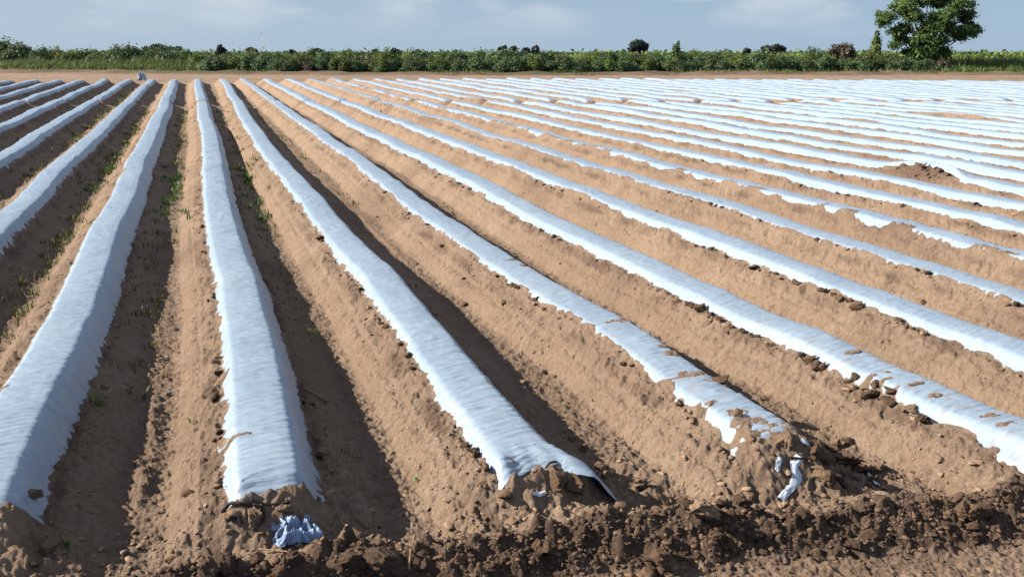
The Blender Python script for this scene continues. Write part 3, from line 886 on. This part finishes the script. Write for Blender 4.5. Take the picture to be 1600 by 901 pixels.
# ------------------------------------------------------------------ scraps, hoses, wires, sticks
def crumpled_sheet(name, rx, ry, h, mat, seed, n=70):
    g = np.linspace(-1, 1, n); A, B_ = np.meshgrid(g, g)
    rr = np.hypot(A, B_); th = np.arctan2(B_, A)
    sq = np.maximum(np.abs(A), np.abs(B_)) / (rr + 1e-6)
    A2, B2 = A * sq, B_ * sq; r = np.hypot(A2, B2)
    out = 1 + .55 * perlin(np.cos(th) * 1.6 + seed, np.sin(th) * 1.6, seed)
    rid = lambda f, k: (1 - 2.4 * np.abs(perlin(A2 * f + k, B2 * f, seed + k)))
    z = h * np.clip(1 - r ** 2.2, 0, 1) ** .6 * (.8 + .35 * rid(1.3, 1)) + h * .75 * (rid(1.9, 2) - .45) * np.clip(1.3 - r, 0, 1) + h * .42 * (rid(4.2, 3) - .4)
    x = A2 * rx * out + rx * .16 * perlin(A2 * 3, B2 * 3, seed + 4); y = B2 * ry * out + ry * .16 * perlin(A2 * 3 + 9, B2 * 3, seed + 5)
    z = np.maximum(z, 0) - .03 * np.clip(r - .85, 0, 1)
    return mesh_from(name, np.stack([x, y, z], -1).reshape(-1, 3), grid_faces(n, n), mat)
def crumple(name, size, mat, seed, sub=4, fold=1.0):
    r = np.random.default_rng(seed)
    V, F = ICO[sub]
    P = V.copy()
    for k in range(14):
        w = r.normal(size=3) * (1.5 + .8 * k); ph = r.uniform(0, 6.28)
        P = P * (1 + fold * .30 / (1 + .35 * k) * (np.abs(np.sin(V @ w + ph)) - .64)[:, None])
    P = P * np.array(size)
    P[:, 2] = np.maximum(P[:, 2], -size[2] * .45)
    return mesh_from(name, P, F, mat, smooth=False)
x, y = on_ground(466, 835)
o = link('plastic_wad', crumpled_sheet('plastic_wad', .15, .11, .075, M_BLUE, 5), None, (x, y, ground_z(x, y) + .015), (0, 0, -.3))
tag(o, 'crumpled blue plastic wad lying below the near end of the straight strip', 'plastic wad')
def ribbon(name, pts, widths, mat, wrinkle=.01, nseg=28, seed=0, nw=9):
    """a strip of film laid along points in space"""
    pts = np.asarray(pts, float)
    t = np.linspace(0, 1, len(pts)); s = np.linspace(0, 1, nseg)
    C = np.stack([np.interp(s, t, pts[:, k]) for k in range(3)], 1)
    for _ in range(2):
        C[1:-1] = (C[:-2] + 2 * C[1:-1] + C[2:]) / 4
    w = np.interp(s, np.linspace(0, 1, len(widths)), widths)
    tg = np.gradient(C, axis=0); tg /= np.linalg.norm(tg, axis=1)[:, None]
    sd = np.cross(tg, [0.2, -.5, .84]); sd /= np.linalg.norm(sd, axis=1)[:, None]
    nn = np.cross(sd, tg)
    v = np.linspace(-1, 1, nw)
    Vv = C[:, None] + sd[:, None] * (w[:, None] * v[None])[..., None]
    k = perlin(v[None] * 2.5 + seed, s[:, None] * 6, 141 + seed) * wrinkle + (v[None] ** 2) * -.3 * w[:, None]
    Vv = Vv + nn[:, None] * k[..., None]
    return mesh_from(name, Vv.reshape(-1, 3), grid_faces(nseg, nw), mat)
def P3(px, py, z):
    x, y = at(px, py, z); return (x, y, z + float(tilt_z(x, y)))
def PG(px, py, up=.01):
    x, y = on_ground(px, py); return (x, y, ground_z(x, y) + up)
# the knotted scrap on the heap at the end of the torn strip
o = link('plastic_scrap', ribbon('plastic_scrap', [PG(1248, 716, .02), PG(1240, 728, .02), PG(1245, 745, .02), PG(1232, 765, .02), PG(1218, 780, .02)], [.032, .038, .042, .028, .024], M_SCRAP, .008, 30, 1))
tag(o, 'white twisted plastic scrap hanging from the heap of clods under a dark wire', 'plastic scrap')
o = link('plastic_scrap', ribbon('plastic_scrap', [PG(1218, 718, .02), PG(1214, 728, .02), PG(1213, 740, .02)], [.015, .022, .012], M_SCRAP, .01, 12, 2))
tag(o, 'tiny white plastic tip poking from the soil left of the twisted scrap', 'plastic scrap')
o = link('plastic_scrap', ribbon('plastic_scrap', [PG(1350, 733, .02), PG(1358, 745, .02), PG(1370, 758, .02)], [.012, .018, .02], M_SCRAP, .006, 14, 3))
tag(o, 'narrow white plastic sliver in the shadow right of the heap', 'plastic scrap')
o = link('plastic_scrap', ribbon('plastic_scrap', [PG(832, 774, .02), PG(842, 776, .02), PG(852, 772, .02)], [.012, .018, .012], M_SCRAP, .008, 10, 4))
tag(o, 'small white plastic flake in the soil below the flared strip end', 'plastic scrap')
o = link('plastic_scrap', ribbon('plastic_scrap', [PG(1250, 690, .02), PG(1262, 694, .02), PG(1272, 698, .02)], [.02, .025, .012], M_SCRAP, .008, 10, 5))
tag(o, 'bit of white plastic between clods above the twisted scrap', 'plastic scrap')
x, y = at(222, 133, .35)
o = link('plastic_scrap', crumpled_sheet('plastic_scrap', .24, .24, .42, M_SCRAP, 8, 40), None, (x, y, .62 + float(tilt_z(x, y))), (0, 0, .4))
tag(o, 'white bundle of loose plastic heaped on the far end of a strip at left', 'plastic scrap')
def wire(name, pts, r, mat, label, cat, ns=6, n=40):
    pts = np.asarray(pts, float); t = np.linspace(0, 1, len(pts)); s = np.linspace(0, 1, n)
    C = np.stack([np.interp(s, t, pts[:, k]) for k in range(3)], 1)
    for _ in range(3):
        C[1:-1] = (C[:-2] + 2 * C[1:-1] + C[2:]) / 4
    V, Q, T = tube(C, r, ns)
    return tag(link(name, mesh_from(name, V, [Q, T], mat)), label, cat)
wire('bent_wire', [PG(853, 733, .02), PG(858, 726, .02), PG(868, 723, .02), PG(890, 726, .02), PG(908, 725, .02)], .0075, M_WIRE, 'dark bent wire lying across the flared end of a plastic strip', 'wire')
wire('bent_wire', [PG(1230, 719, .02), PG(1250, 720, .02), PG(1285, 719, .02)], .0075, M_WIRE, 'dark straight wire pinning the twisted white scrap to the heap', 'wire')
wire('drip_hose', [PG(350, 800, .02), PG(362, 789, .02), PG(378, 788, .02), PG(392, 792, .02), PG(398, 800, .02)], .012, M_BLACK, 'black hose piece at the left corner of the straight strip end', 'hose')
wire('drip_hose', [PG(398, 795, .02), PG(404, 806, .02), PG(408, 812, .02), PG(416, 812, .02), PG(415, 803, .02), PG(407, 793, .02), PG(398, 790, .02)], .008, M_BLACK, 'black looped hose at the middle of the straight strip end', 'hose')
wire('drip_hose', [PG(395, 789, .02), PG(420, 791, .02), PG(449, 787, .02), PG(455, 785, .02)], .007, M_BLACK, 'thin black hose running under the cut edge of the straight strip', 'hose')
wire('drip_hose', [PG(366, 818, .02), PG(370, 806, .02), PG(376, 812, .02), PG(380, 822, .02)], .01, M_BLACK, 'short curled black hose among clods below the straight strip', 'hose')
wire('dry_stalk', [PG(478, 609, .02), PG(494, 618, .02), PG(511, 629, .02)], .012, M_STICK, 'dry brown stalk lying in the furrow right of the straight strip', 'stalk')
wire('dry_stalk', [PG(408, 858, .02), PG(452, 862, .02)], .0045, M_STICK, 'pale straight stalk lying below the blue plastic wad', 'stalk')
wire('dry_stalk', [PG(640, 895, .02), PG(643, 860, .02), PG(650, 835, .02)], .006, M_STICK, 'thin pale stalk leaning on the dark bank, left of centre', 'stalk')

# ------------------------------------------------------------------ small plants in the furrows
def blades(B, tones, x, y, z, n, hgt, wid, spread, rng, lean=.6):
    for _ in range(n):
        a = rng.uniform(0, 6.28); bx = x + rng.normal(0, spread); by = y + rng.normal(0, spread)
        hh = hgt * rng.uniform(.5, 1.2); l = rng.uniform(.2, lean) * hh
        dx, dy = math.cos(a), math.sin(a); w = wid * rng.uniform(.6, 1.2)
        p0 = np.array([bx - dy * w, by + dx * w, z]); p1 = np.array([bx + dy * w, by - dx * w, z])
        m = np.array([bx + dx * l * .4, by + dy * l * .4, z + hh * .65]); tp = np.array([bx + dx * l, by + dy * l, z + hh])
        B.add([p0, p1, m + [dy * w * .8, -dx * w * .8, 0], m - [dy * w * .8, -dx * w * .8, 0], tp], Q=[(0, 1, 2, 3)], T=[(3, 2, 4)])
        tones += [rng.random()] * 5
def weeds(name, spots, mat, label, tmin=0., tmax=1.):
    B = Bag(); tones = []
    xs = np.array([s[0] for s in spots]); ys = np.array([s[1] for s in spots]); zs = ground_zs(xs, ys)
    for (x, y, n, hgt), z in zip(spots, zs):
        blades(B, tones, x, y, z, n, hgt, .006 + y * .00035, .04 + .0015 * y, RNG)
    me = B.mesh(name, mat, attrs={'tone': tmin + (tmax - tmin) * np.array(tones)})
    return tag(link(name, me), label, 'weeds', None, 'stuff')
sp = []
def furrow_spots(i, y0, y1, n, hgt, nb=6, side=.5, wd=.14):
    for _ in range(n):
        y = RNG.uniform(y0, y1); x = float(row_x(i, np.array(y))) + S * side + RNG.normal(0, wd)
        if perlin(x * 1.5, y * .5, 151) < -.05 and RNG.random() < .75: continue
        sp.append((x, y, nb, hgt * RNG.uniform(.6, 1.3)))
furrow_spots(-1, 15.5, 24, 70, .10, 10, .45, .17)
furrow_spots(0, 16.0, 23, 55, .10, 10, .42, .15)
furrow_spots(-2, 18, 26, 45, .09, 8, .5, .16)
weeds('green_weeds', sp, M_WEED, 'patches of green weeds in the furrows either side of the straight strip', 0, .42)
sp = []
furrow_spots(-1, 8, 15.5, 110, .07, 5, .40, .12)
furrow_spots(-1, 22, 44, 110, .10, 6, .5)
furrow_spots(-2, 9, 44, 240, .11, 6, .5, .15)
furrow_spots(-3, 12, 60, 220, .11, 6, .5, .15)
furrow_spots(-4, 16, 60, 130, .10, 6, .5, .15)
furrow_spots(0, 9, 16.5, 60, .06, 5, .38, .12)
furrow_spots(0, 22, 44, 60, .10, 6, .4)
furrow_spots(1, 10, 40, 80, .07, 5, .5, .2)
furrow_spots(0, 24, 60, 40, .08, 5, .5)
furrow_spots(4, 24, 50, 40, .12, 6, .5, .2)
weeds('dry_weeds', sp, M_WEED, 'sparse yellowing weeds scattered along the shaded furrows', .25, 1.)
def small_plant(px, py, n, hgt, wid, mat, name, label, spread=.03):
    x, y = on_ground(px, py); z = ground_z(x, y)
    B = Bag(); tn = []
    blades(B, tn, 0, 0, 0, n, hgt, wid, spread, np.random.default_rng(px), 1.2)
    me = B.mesh(name, mat, attrs={'tone': np.array(tn) * .8})
    return tag(link(name, me, None, (x, y, z)), label, 'plant')
small_plant(155, 632, 14, .12, .009, M_WEED, 'weed_plant', 'spiky grass weed in the dark furrow beside the corner strip')
small_plant(224, 622, 9, .09, .009, M_WEED, 'weed_plant', 'small upright weed at the sunlit edge of the dark furrow, left')
small_plant(543, 704, 10, .07, .009, M_WEED, 'weed_plant', 'small green weed behind the tan lump right of the straight strip')
small_plant(109, 850, 6, .05, .014, M_SEED, 'seedling', 'bright green seedling in the dark furrow at lower left', .01)
small_plant(652, 748, 5, .04, .008, M_SEED, 'seedling', 'tiny green seedling on the stony furrow left of the flared strip', .01)
small_plant(305, 660, 5, .05, .007, M_WEED, 'weed_plant', 'tiny weed on the sunlit soil left of the straight strip')

# ------------------------------------------------------------------ shrubs and trees
def leaf_cloud(lobes, n, leaf, rng, hollow=.45, scat=.0, noise_amp=.25, shape=1.6):
    """leaf quads spread through a union of lobes (cx,cy,cz,rx,ry,rz); returns V, Q, tone"""
    lobes = np.asarray(lobes, float)
    vol = (lobes[:, 3] * lobes[:, 4] * lobes[:, 5]) ** (2 / 3.)
    k = rng.choice(len(lobes), n, p=vol / vol.sum())
    d = rng.normal(size=(n, 3)); d /= np.linalg.norm(d, axis=1)[:, None]
    r = hollow + (1 - hollow) * rng.random(n) ** .6
    # twiggy clumps: the outline swells and shrinks
    az = np.arctan2(d[:, 1], d[:, 0]) + k * 2.1
    r = r * (1 + noise_amp * perlin(az * 2.2 + k * 9, d[:, 2] * 4, 161) + noise_amp * .7 * perlin(az * 5.1 + k * 9, d[:, 2] * 9, 162))
    P = lobes[k, :3] + d * lobes[k, 3:6] * r[:, None] + rng.normal(size=(n, 3)) * scat
    nr = d + rng.normal(size=(n, 3)) * .7 + np.array([0, 0, .35]); nr /= np.linalg.norm(nr, axis=1)[:, None]
    t = np.cross(nr, rng.normal(size=(n, 3))); t /= np.linalg.norm(t, axis=1)[:, None]
    b = np.cross(nr, t)
    s = leaf * rng.uniform(.55, 1.35, n)
    t = t * (s * shape * .5)[:, None]; b = b * (s * .42)[:, None]
    V = np.stack([P - t, P - b + t * .1, P + t, P + b + t * .1], 1).reshape(-1, 3)
    Q = np.arange(4 * n).reshape(n, 4)
    tone = np.clip(.5 + .33 * perlin(P[:, 0] * 1.1 + 3, P[:, 2] * 1.3 + P[:, 1], 163) + rng.normal(0, .17, n), 0, 1)
    return V, Q, np.repeat(tone, 4)
def cloud_mesh(name, lobes, n, leaf, mat, rng, **kw):
    V, Q, tn = leaf_cloud(lobes, n, leaf, rng, **kw)
    return mesh_from(name, V, Q, mat, smooth=False, attrs={'tone': tn})
def shrub_lobes(rng, w, h, k):
    L = []
    for _ in range(k):
        a = rng.uniform(0, 6.28); q = rng.random() ** .5 * w * .55
        hh = h * rng.uniform(.35, .62) * (1 - .35 * q / w)
        L.append((math.cos(a) * q, math.sin(a) * q, hh * rng.uniform(.75, 1.15), w * rng.uniform(.28, .48), w * rng.uniform(.28, .48), hh))
    return L
PROTO = {}
rg = np.random.default_rng(21)
PROTO['dark'] = [cloud_mesh('dark_shrub', shrub_lobes(rg, 1.9, 2.2, 9), 4200, .155, M_DARKLEAF, rg, noise_amp=.3) for _ in range(5)]
PROTO['green'] = [cloud_mesh('leafy_shrub', shrub_lobes(rg, 1.5, 2.5, 8), 3800, .14, M_LEAF, rg, noise_amp=.38) for _ in range(6)]
PROTO['dry'] = [cloud_mesh('dry_shrub', shrub_lobes(rg, 1.5, 2.6, 7), 1700, .16, M_DRYLEAF, rg, noise_amp=.4) for _ in range(2)]
PROTO['tall'] = [cloud_mesh('tall_shrub', [(0, 0, .9, .9, .9, 1.), (.2, 0, 1.9, .65, .6, 1.), (-.2, .1, 2.6, .45, .45, .9), (.1, 0, 3.2, .25, .25, .7)], 1600, .17, M_LEAF, rg, noise_amp=.4) for _ in range(2)]
NAMES = {'dark': 'vine_covered_shrub', 'green': 'leafy_shrub', 'dry': 'dry_shrub', 'tall': 'tall_shrub'}
LABELS = {('dark', 0): 'dark leafy vine-covered shrub in the front line of the hedge', ('green', 0): 'mid green leafy shrub in the front line of the hedge',
          ('dark', 1): 'dark vine-covered shrub in the hedge, behind its front line', ('green', 1): 'mid green shrub rising behind the front line of the hedge',
          ('green', 2): 'leafy shrub at the back of the hedge against the sky', ('dark', 2): 'dark shrub at the back of the hedge against the sky',
          ('dry', 0): 'greyish dry shrub in the front line of the hedge', ('dry', 1): 'greyish dry shrub among green ones in the hedge', ('dry', 2): 'greyish dry shrub at the back of the hedge'}
def shrub(kind, x, y, sc, layer, label=None, sz=1.0):
    me = PROTO[kind][random.randrange(len(PROTO[kind]))]
    z = ground_z(x, y) - .08
    o = link(NAMES[kind], me, None, (x, y, z), (0, 0, random.uniform(0, 6.28)), (sc, sc * random.uniform(.85, 1.15), sc * sz))
    return tag(o, label or LABELS[(kind, layer)], 'shrub', None if label else 'shrubs of the hedge beyond the field')
def hedge_pt(px, back):
    """the point 'back' metres beyond the hedge's front line, in the direction of a column of the photograph"""
    dx, dy = direction(px)
    lo, hi = 30.0, 260.0
    for _ in range(40):
        m = (lo + hi) / 2
        if float(hedge_dist(np.array(dx * m), np.array(dy * m))) < back: lo = m
        else: hi = m
    return dx * lo, dy * lo
# height the hedge reaches (photo row of its top) along the picture
TOPX = [-60, 0, 60, 130, 210, 300, 400, 520, 650, 800, 900, 1000, 1100, 1200, 1300, 1400, 1480, 1530, 1600, 1680]
TOPY = [70, 71, 68, 74, 70, 78, 80, 79, 80, 78, 82, 80, 80, 80, 81, 82, 88, 92, 88, 86]
def hedge_height(px, x, y):
    d = math.hypot(x, y) * math.cos(math.atan((px - 800) / HF))
    ytop = float(np.interp(px, TOPX, TOPY))
    ztop = CAM_H + (80.4 - ytop) / HF * d
    return max(1.0, ztop - float(tilt_z(np.array(x), np.array(y))))
px = -90.0
while px < 1700:
    for layer, back in ((0, .7), (1, 3.6), (2, 8.5)):
        q = px + RNG.uniform(-12, 12)
        bk = back + RNG.uniform(-.5, .9) * (1 + layer)
        if q < 330 and layer == 0: continue                          # tall grass stands there
        if q > 1480 and layer == 0: continue
        if q > 1480 and layer == 2 and RNG.random() < .6: continue
        x, y = hedge_pt(q, bk + (5 if q < 330 else 0) + (4 if q > 1480 else 0))
        hh = hedge_height(q, x, y) * (RNG.uniform(.55, .8) if layer == 0 else RNG.uniform(.72, .98) if layer == 1 else RNG.uniform(.8, 1.04))
        pk = RNG.random()
        dark = .5 if q < 700 else .68
        kind = 'dry' if pk < .015 else ('dark' if pk < dark else 'green')
        base = 2.3 if kind == 'dark' else 2.75
        sc = hh / base
        shrub(kind, x, y, max(.75, sc * random.uniform(1.1, 1.45)), layer, None, 1 / 1.2)
    px += 15.5
def far_tree(px, ytop, wpx, dist, label, leafmat=M_FARLEAF, kind='round', n=1500):
    dx, dy = direction(px)
    x, y = dx * dist, dy * dist
    dep = dist * math.cos(math.atan((px - 800) / HF))
    gz = ground_z(x, y)
    H = CAM_H + (80.4 - ytop) / HF * dep - gz
    W = wpx / HF * dep
    rng = np.random.default_rng(int(px))
    root = empty('distant_tree' if kind != 'bush' else 'distant_bush', (x, y, gz), label, 'tree' if kind != 'bush' else 'bush')
    L = []
    for _ in range(9):
        a = rng.uniform(0, 6.28); q = rng.random() ** .5 * W * .3
        L.append((math.cos(a) * q, math.sin(a) * q, H * rng.uniform(.5, .78), W * rng.uniform(.16, .27), W * rng.uniform(.16, .27), H * rng.uniform(.13, .24)))
    link('crown', cloud_mesh('crown', L, n, max(.2, dist * .0022), leafmat, rng, noise_amp=.35, hollow=.2), root)
    B = Bag()
    V, Q, T = tube([(0, 0, -.2), (.1, 0, H * .3), (0, .1, H * .62)], [W * .035, W * .03, W * .012], 7); B.add(V, Q, T)
    for k in range(4):
        a = rng.uniform(0, 6.28)
        V, Q, T = tube([(.05, 0, H * .28), (math.cos(a) * W * .12, math.sin(a) * W * .12, H * .45), (math.cos(a) * W * .25, math.sin(a) * W * .25, H * .62)], [W * .018, W * .013, W * .006], 6); B.add(V, Q, T)
    link('trunk', B.mesh('trunk', M_BARK), root)
    return root
far_tree(1000, 60, 40, 230, 'round dark tree on the horizon, the largest of the distant ones, right of centre', n=2400)
far_tree(1213, 66, 36, 260, 'dark rounded tree on the horizon between the round dark tree and the dry bush', n=2200)
far_tree(1197, 70, 16, 270, 'small dark tree touching the left side of a larger rounded one')
far_tree(1167, 74, 13, 280, 'lone tiny tree left of the pair of dark rounded trees')
far_tree(1312, 66, 48, 108, 'greyish dry bush rising above the hedge left of the lone tree', M_DRYLEAF, 'bush', 2000)
far_tree(785, 70, 15, 250, 'leftmost tree in the middle cluster of small dark horizon trees')
far_tree(802, 71, 14, 255, 'second tree in the middle cluster of small dark horizon trees')
far_tree(821, 73, 16, 260, 'third tree in the middle cluster of small dark horizon trees')
far_tree(837, 71, 15, 250, 'rightmost tree in the middle cluster of small dark horizon trees')
far_tree(587, 76, 11, 300, 'tiny dark tree on the horizon left of the middle cluster')
far_tree(620, 76, 20, 330, 'low wide dark tree on the horizon, left of the middle cluster')
far_tree(654, 77, 12, 330, 'tiny tree on the horizon nearest the middle cluster on its left')
far_tree(495, 74, 22, 220, 'dark flat-topped tree on the horizon at left of centre')
far_tree(457, 77, 9, 240, 'small dark tree left of the flat-topped horizon tree')
far_tree(394, 72, 18, 180, 'pointed greyish tree above the hedge at left', M_DRYLEAF)
far_tree(345, 70, 18, 170, 'dark rounded tree above the hedge at left', M_FARLEAF)
far_tree(240, 66, 34, 165, 'broad open tree rising above the hedge at far left', M_FARLEAF, n=1700)
far_tree(275, 71, 22, 168, 'lower tree touching the right of the broad one at far left', M_FARLEAF)
far_tree(930, 76, 6, 200, 'thin sparse sapling on the horizon left of the round dark tree', n=200)
x, y = hedge_pt(1367, 5); shrub('tall', x, y, 1.15, 1, 'pointed light green bush rising above the hedge beside the lone tree')
x, y = hedge_pt(1058, 2.2); shrub('tall', x, y, .85, 1, 'taller green bush in the hedge just right of the round dark tree')
# far scrub to the horizon: nobody could count it
B = Bag(); tn = []
rg = np.random.default_rng(5)
V = []
n = 26000
pxs = rg.uniform(-500, 2100, n); ds = 1 / rg.uniform(1 / 900., 1 / 125., n)
aa = rad(YAW) + np.arctan((pxs - 800) / HF)
xs = np.sin(aa) * ds; ys = np.cos(aa) * ds
cl = perlin(xs * .05, ys * .05, 171)
hs = np.clip(1.1 + 1.6 * cl + .4 * rg.normal(size=n), .3, 2.4) * np.clip(ds / 260, .55, 1.3)
k = hedge_dist(xs, ys) > 9
xs, ys, hs, ds, cl = xs[k], ys[k], hs[k], ds[k], cl[k]
zs = tilt_z(xs, ys)
lob = np.stack([xs, ys, zs + hs * .5], 1)
P = lob + rg.normal(size=lob.shape) * np.stack([hs * .5, hs * .5, hs * .28], 1)
s = np.clip(ds * .0032, .3, 2.2)
d = rg.normal(size=P.shape); d /= np.linalg.norm(d, axis=1)[:, None]
t = np.cross(d, rg.normal(size=P.shape)); t /= np.linalg.norm(t, axis=1)[:, None]; b = np.cross(d, t)
t *= (s * .8)[:, None]; b *= (s * .45)[:, None]
V = np.stack([P - t, P - b, P + t, P + b], 1).reshape(-1, 3)
me = mesh_from('distant_scrub', V, np.arange(len(V)).reshape(-1, 4), M_LEAF, False, attrs={'tone': np.repeat(np.clip(.45 + .4 * cl + rg.normal(0, .15, len(xs)), 0, 1), 4)})
tag(link('distant_scrub', me), 'low green scrub reaching to the horizon behind the hedge', 'scrub', None, 'stuff')

# tall grass in front of the scrub at left, a light green tangle at right, tufts on the berm
def grass(name, spots, hgt, wid, mat, label, nb, spread):
    B = Bag(); tn = []
    xs = np.array([s_[0] for s_ in spots]); ys = np.array([s_[1] for s_ in spots]); zs = ground_zs(xs, ys)
    for (x, y, f), z in zip(spots, zs):
        blades(B, tn, x, y, z - .03, nb, hgt * f, wid, spread, RNG, .7)
    me = B.mesh(name, mat, smooth=False, attrs={'tone': np.array(tn)})
    return tag(link(name, me), label, 'grass', None, 'stuff')
sp = []
for _ in range(1700):
    q = RNG.uniform(-90, 345); bk = RNG.uniform(-.3, 6)
    if q > 300 and RNG.random() < .5: continue
    x, y = hedge_pt(q, bk); sp.append((x, y, .7 + .3 * perlin(x * .3, y * .3, 181) + .07 * bk))
grass('tall_grass', sp, 1.25, .035, M_REED, 'tall light green grass before the hedge at the left', 7, .3)
sp = []
for _ in range(900):
    q = RNG.uniform(1478, 1720); bk = RNG.uniform(-.3, 7); x, y = hedge_pt(q, bk); sp.append((x, y, (.6 + .12 * bk) * np.clip(1 + .5 * float(perlin(x * .5, y * .5, 182)), .5, 1.5)))
grass('tall_grass', sp, .95, .05, M_REED, 'light green tangle of grass and vines at the right end of the hedge', 9, .35)
sp = []
for _ in range(900):
    q = RNG.uniform(-60, 1500); x, y = hedge_pt(q, RNG.normal(-2.6, .9))
    if perlin(x * .14, y * .14, 183) < -.05: continue
    sp.append((x, y, RNG.uniform(.4, 1.3)))
grass('grass_tufts', sp, .32, .03, M_REED, 'low tufts of grass on the earth berm between track and hedge', 6, .22)

# the lone tree
def lone_tree():
    px0, dist = 1447, 107.0
    dx, dy = direction(px0)
    x0, y0 = dx * dist, dy * dist
    gz = ground_z(x0, y0)
    dep = dist * math.cos(math.atan((px0 - 800) / HF))
    m = dep / HF                                               # metres per photo pixel at the tree
    ca, sa = math.cos(rad(YAW)), -math.sin(rad(YAW))                # sideways direction as seen from the field
    root = empty('lone_tree', (x0, y0, gz), 'tall spreading green tree rising above the hedge at the upper right', 'tree')
    rng = np.random.default_rng(77)
    def loc(px, py, back=0.0):
        s = (px - px0) * m
        return np.array([s * ca + back * VD[0], s * sa + back * VD[1], CAM_H + (80.4 - py) * m - gz])
    spec = [(1375, 35, 11, 6, 0), (1388, 28, 15, 8, 1), (1400, 14, 17, 10, -1), (1415, 4, 18, 11, 1), (1440, -3, 20, 11, 0), (1462, 2, 19, 12, 1.5), (1480, 10, 18, 11, -1), (1492, 20, 12, 8, .5),
            (1410, 28, 16, 10, -1.5), (1432, 22, 14, 9, 2), (1458, 26, 16, 10, -2), (1474, 30, 13, 9, 2), (1400, 50, 14, 6, 0), (1418, 46, 14, 8, 1.5), (1438, 44, 16, 10, -2), (1456, 48, 15, 11, 2), (1466, 42, 12, 10, -1),
            (1490, 48, 14, 8, 1), (1506, 50, 14, 8, -.5), (1519, 45, 11, 7, .5), (1505, 24, 9, 7, 0), (1510, 33, 9, 7, 1), (1494, 58, 11, 6, 0), (1410, 63, 12, 6, 1), (1426, 62, 14, 9, -1), (1446, 66, 16, 12, -1.5), (1464, 66, 13, 10, 1), (1438, 82, 18, 9, -1), (1456, 84, 18, 9, -.5), (1470, 80, 11, 8, 0), (1424, 80, 12, 7, 0), (1398, 72, 8, 4, 0)]
    L = []
    for (px, py, w, hh, bk) in spec:
        c = loc(px, py, bk); L.append((c[0], c[1], c[2], w * m * .86, w * m * 1.1, hh * m * .86))
        for _ in range(5):                                          # smaller sprays around each limb end
            d = rng.normal(size=3); d /= np.linalg.norm(d)
            q = c + d * np.array([w * m, w * m, hh * m]) * rng.uniform(.8, 1.2)
            L.append((q[0], q[1], q[2], w * m * .34, w * m * .36, hh * m * .24))
    link('crown', cloud_mesh('crown', L, 34000, .16, M_TREELEAF, rng, noise_amp=.5, hollow=.08, shape=2.0, scat=.16, ), root)
    B = Bag()
    base = loc(1447, 116); fork = loc(1446, 84); base[2] = -.2
    V, Q, T = tube([base, (base + fork) / 2 + [.1, 0, 0], fork], [.42, .33, .27], 10); B.add(V, Q, T)
    for (px, py, w, hh, bk) in spec[::1]:
        e = loc(px, py, bk); mid = fork * .5 + e * .5 + np.array([0, 0, -.25]) + rng.normal(0, .15, 3)
        V, Q, T = tube([fork, fork * .75 + mid * .25, mid, e], [.16, .12, .07, .025], 6); B.add(V, Q, T)
    link('trunk', B.mesh('trunk', M_BARK), root)
lone_tree()

# a small bird far off in the sky
def bird():
    dx, dy = direction(410)
    d = 150.0; x, y = dx * d, dy * d; z = CAM_H + (80.4 - 54) / HF * d
    root = empty('bird', (x, y, z),  'tiny dark bird flying in the sky at left above the hedge', 'bird')
    V, Q, T = tube([(-.28, 0, 0), (-.16, 0, .01), (0, 0, .02), (.12, 0, .03), (.2, 0, .05), (.27, 0, .04)], [.01, .04, .07, .06, .045, .006], 8)
    link('body', mesh_from('body', V, [Q, T], M_BIRD), root)
    root.scale = (.6, .6, .6)
    for s in (-1, 1):
        Vw = np.array([(.1, s * .04, .03), (-.1, s * .04, .03), (-.06, s * .28, .14), (.08, s * .28, .14), (-.1, s * .55, .08), (-.02, s * .55, .08)])
        Vw = np.concatenate([Vw, Vw - [0, 0, .015]])
        link('wing', mesh_from('wing', Vw, [np.array([(0, 1, 2, 3), (3, 2, 4, 5), (6, 9, 8, 7), (9, 11, 10, 8)])], M_BIRD, False), root)
bird()
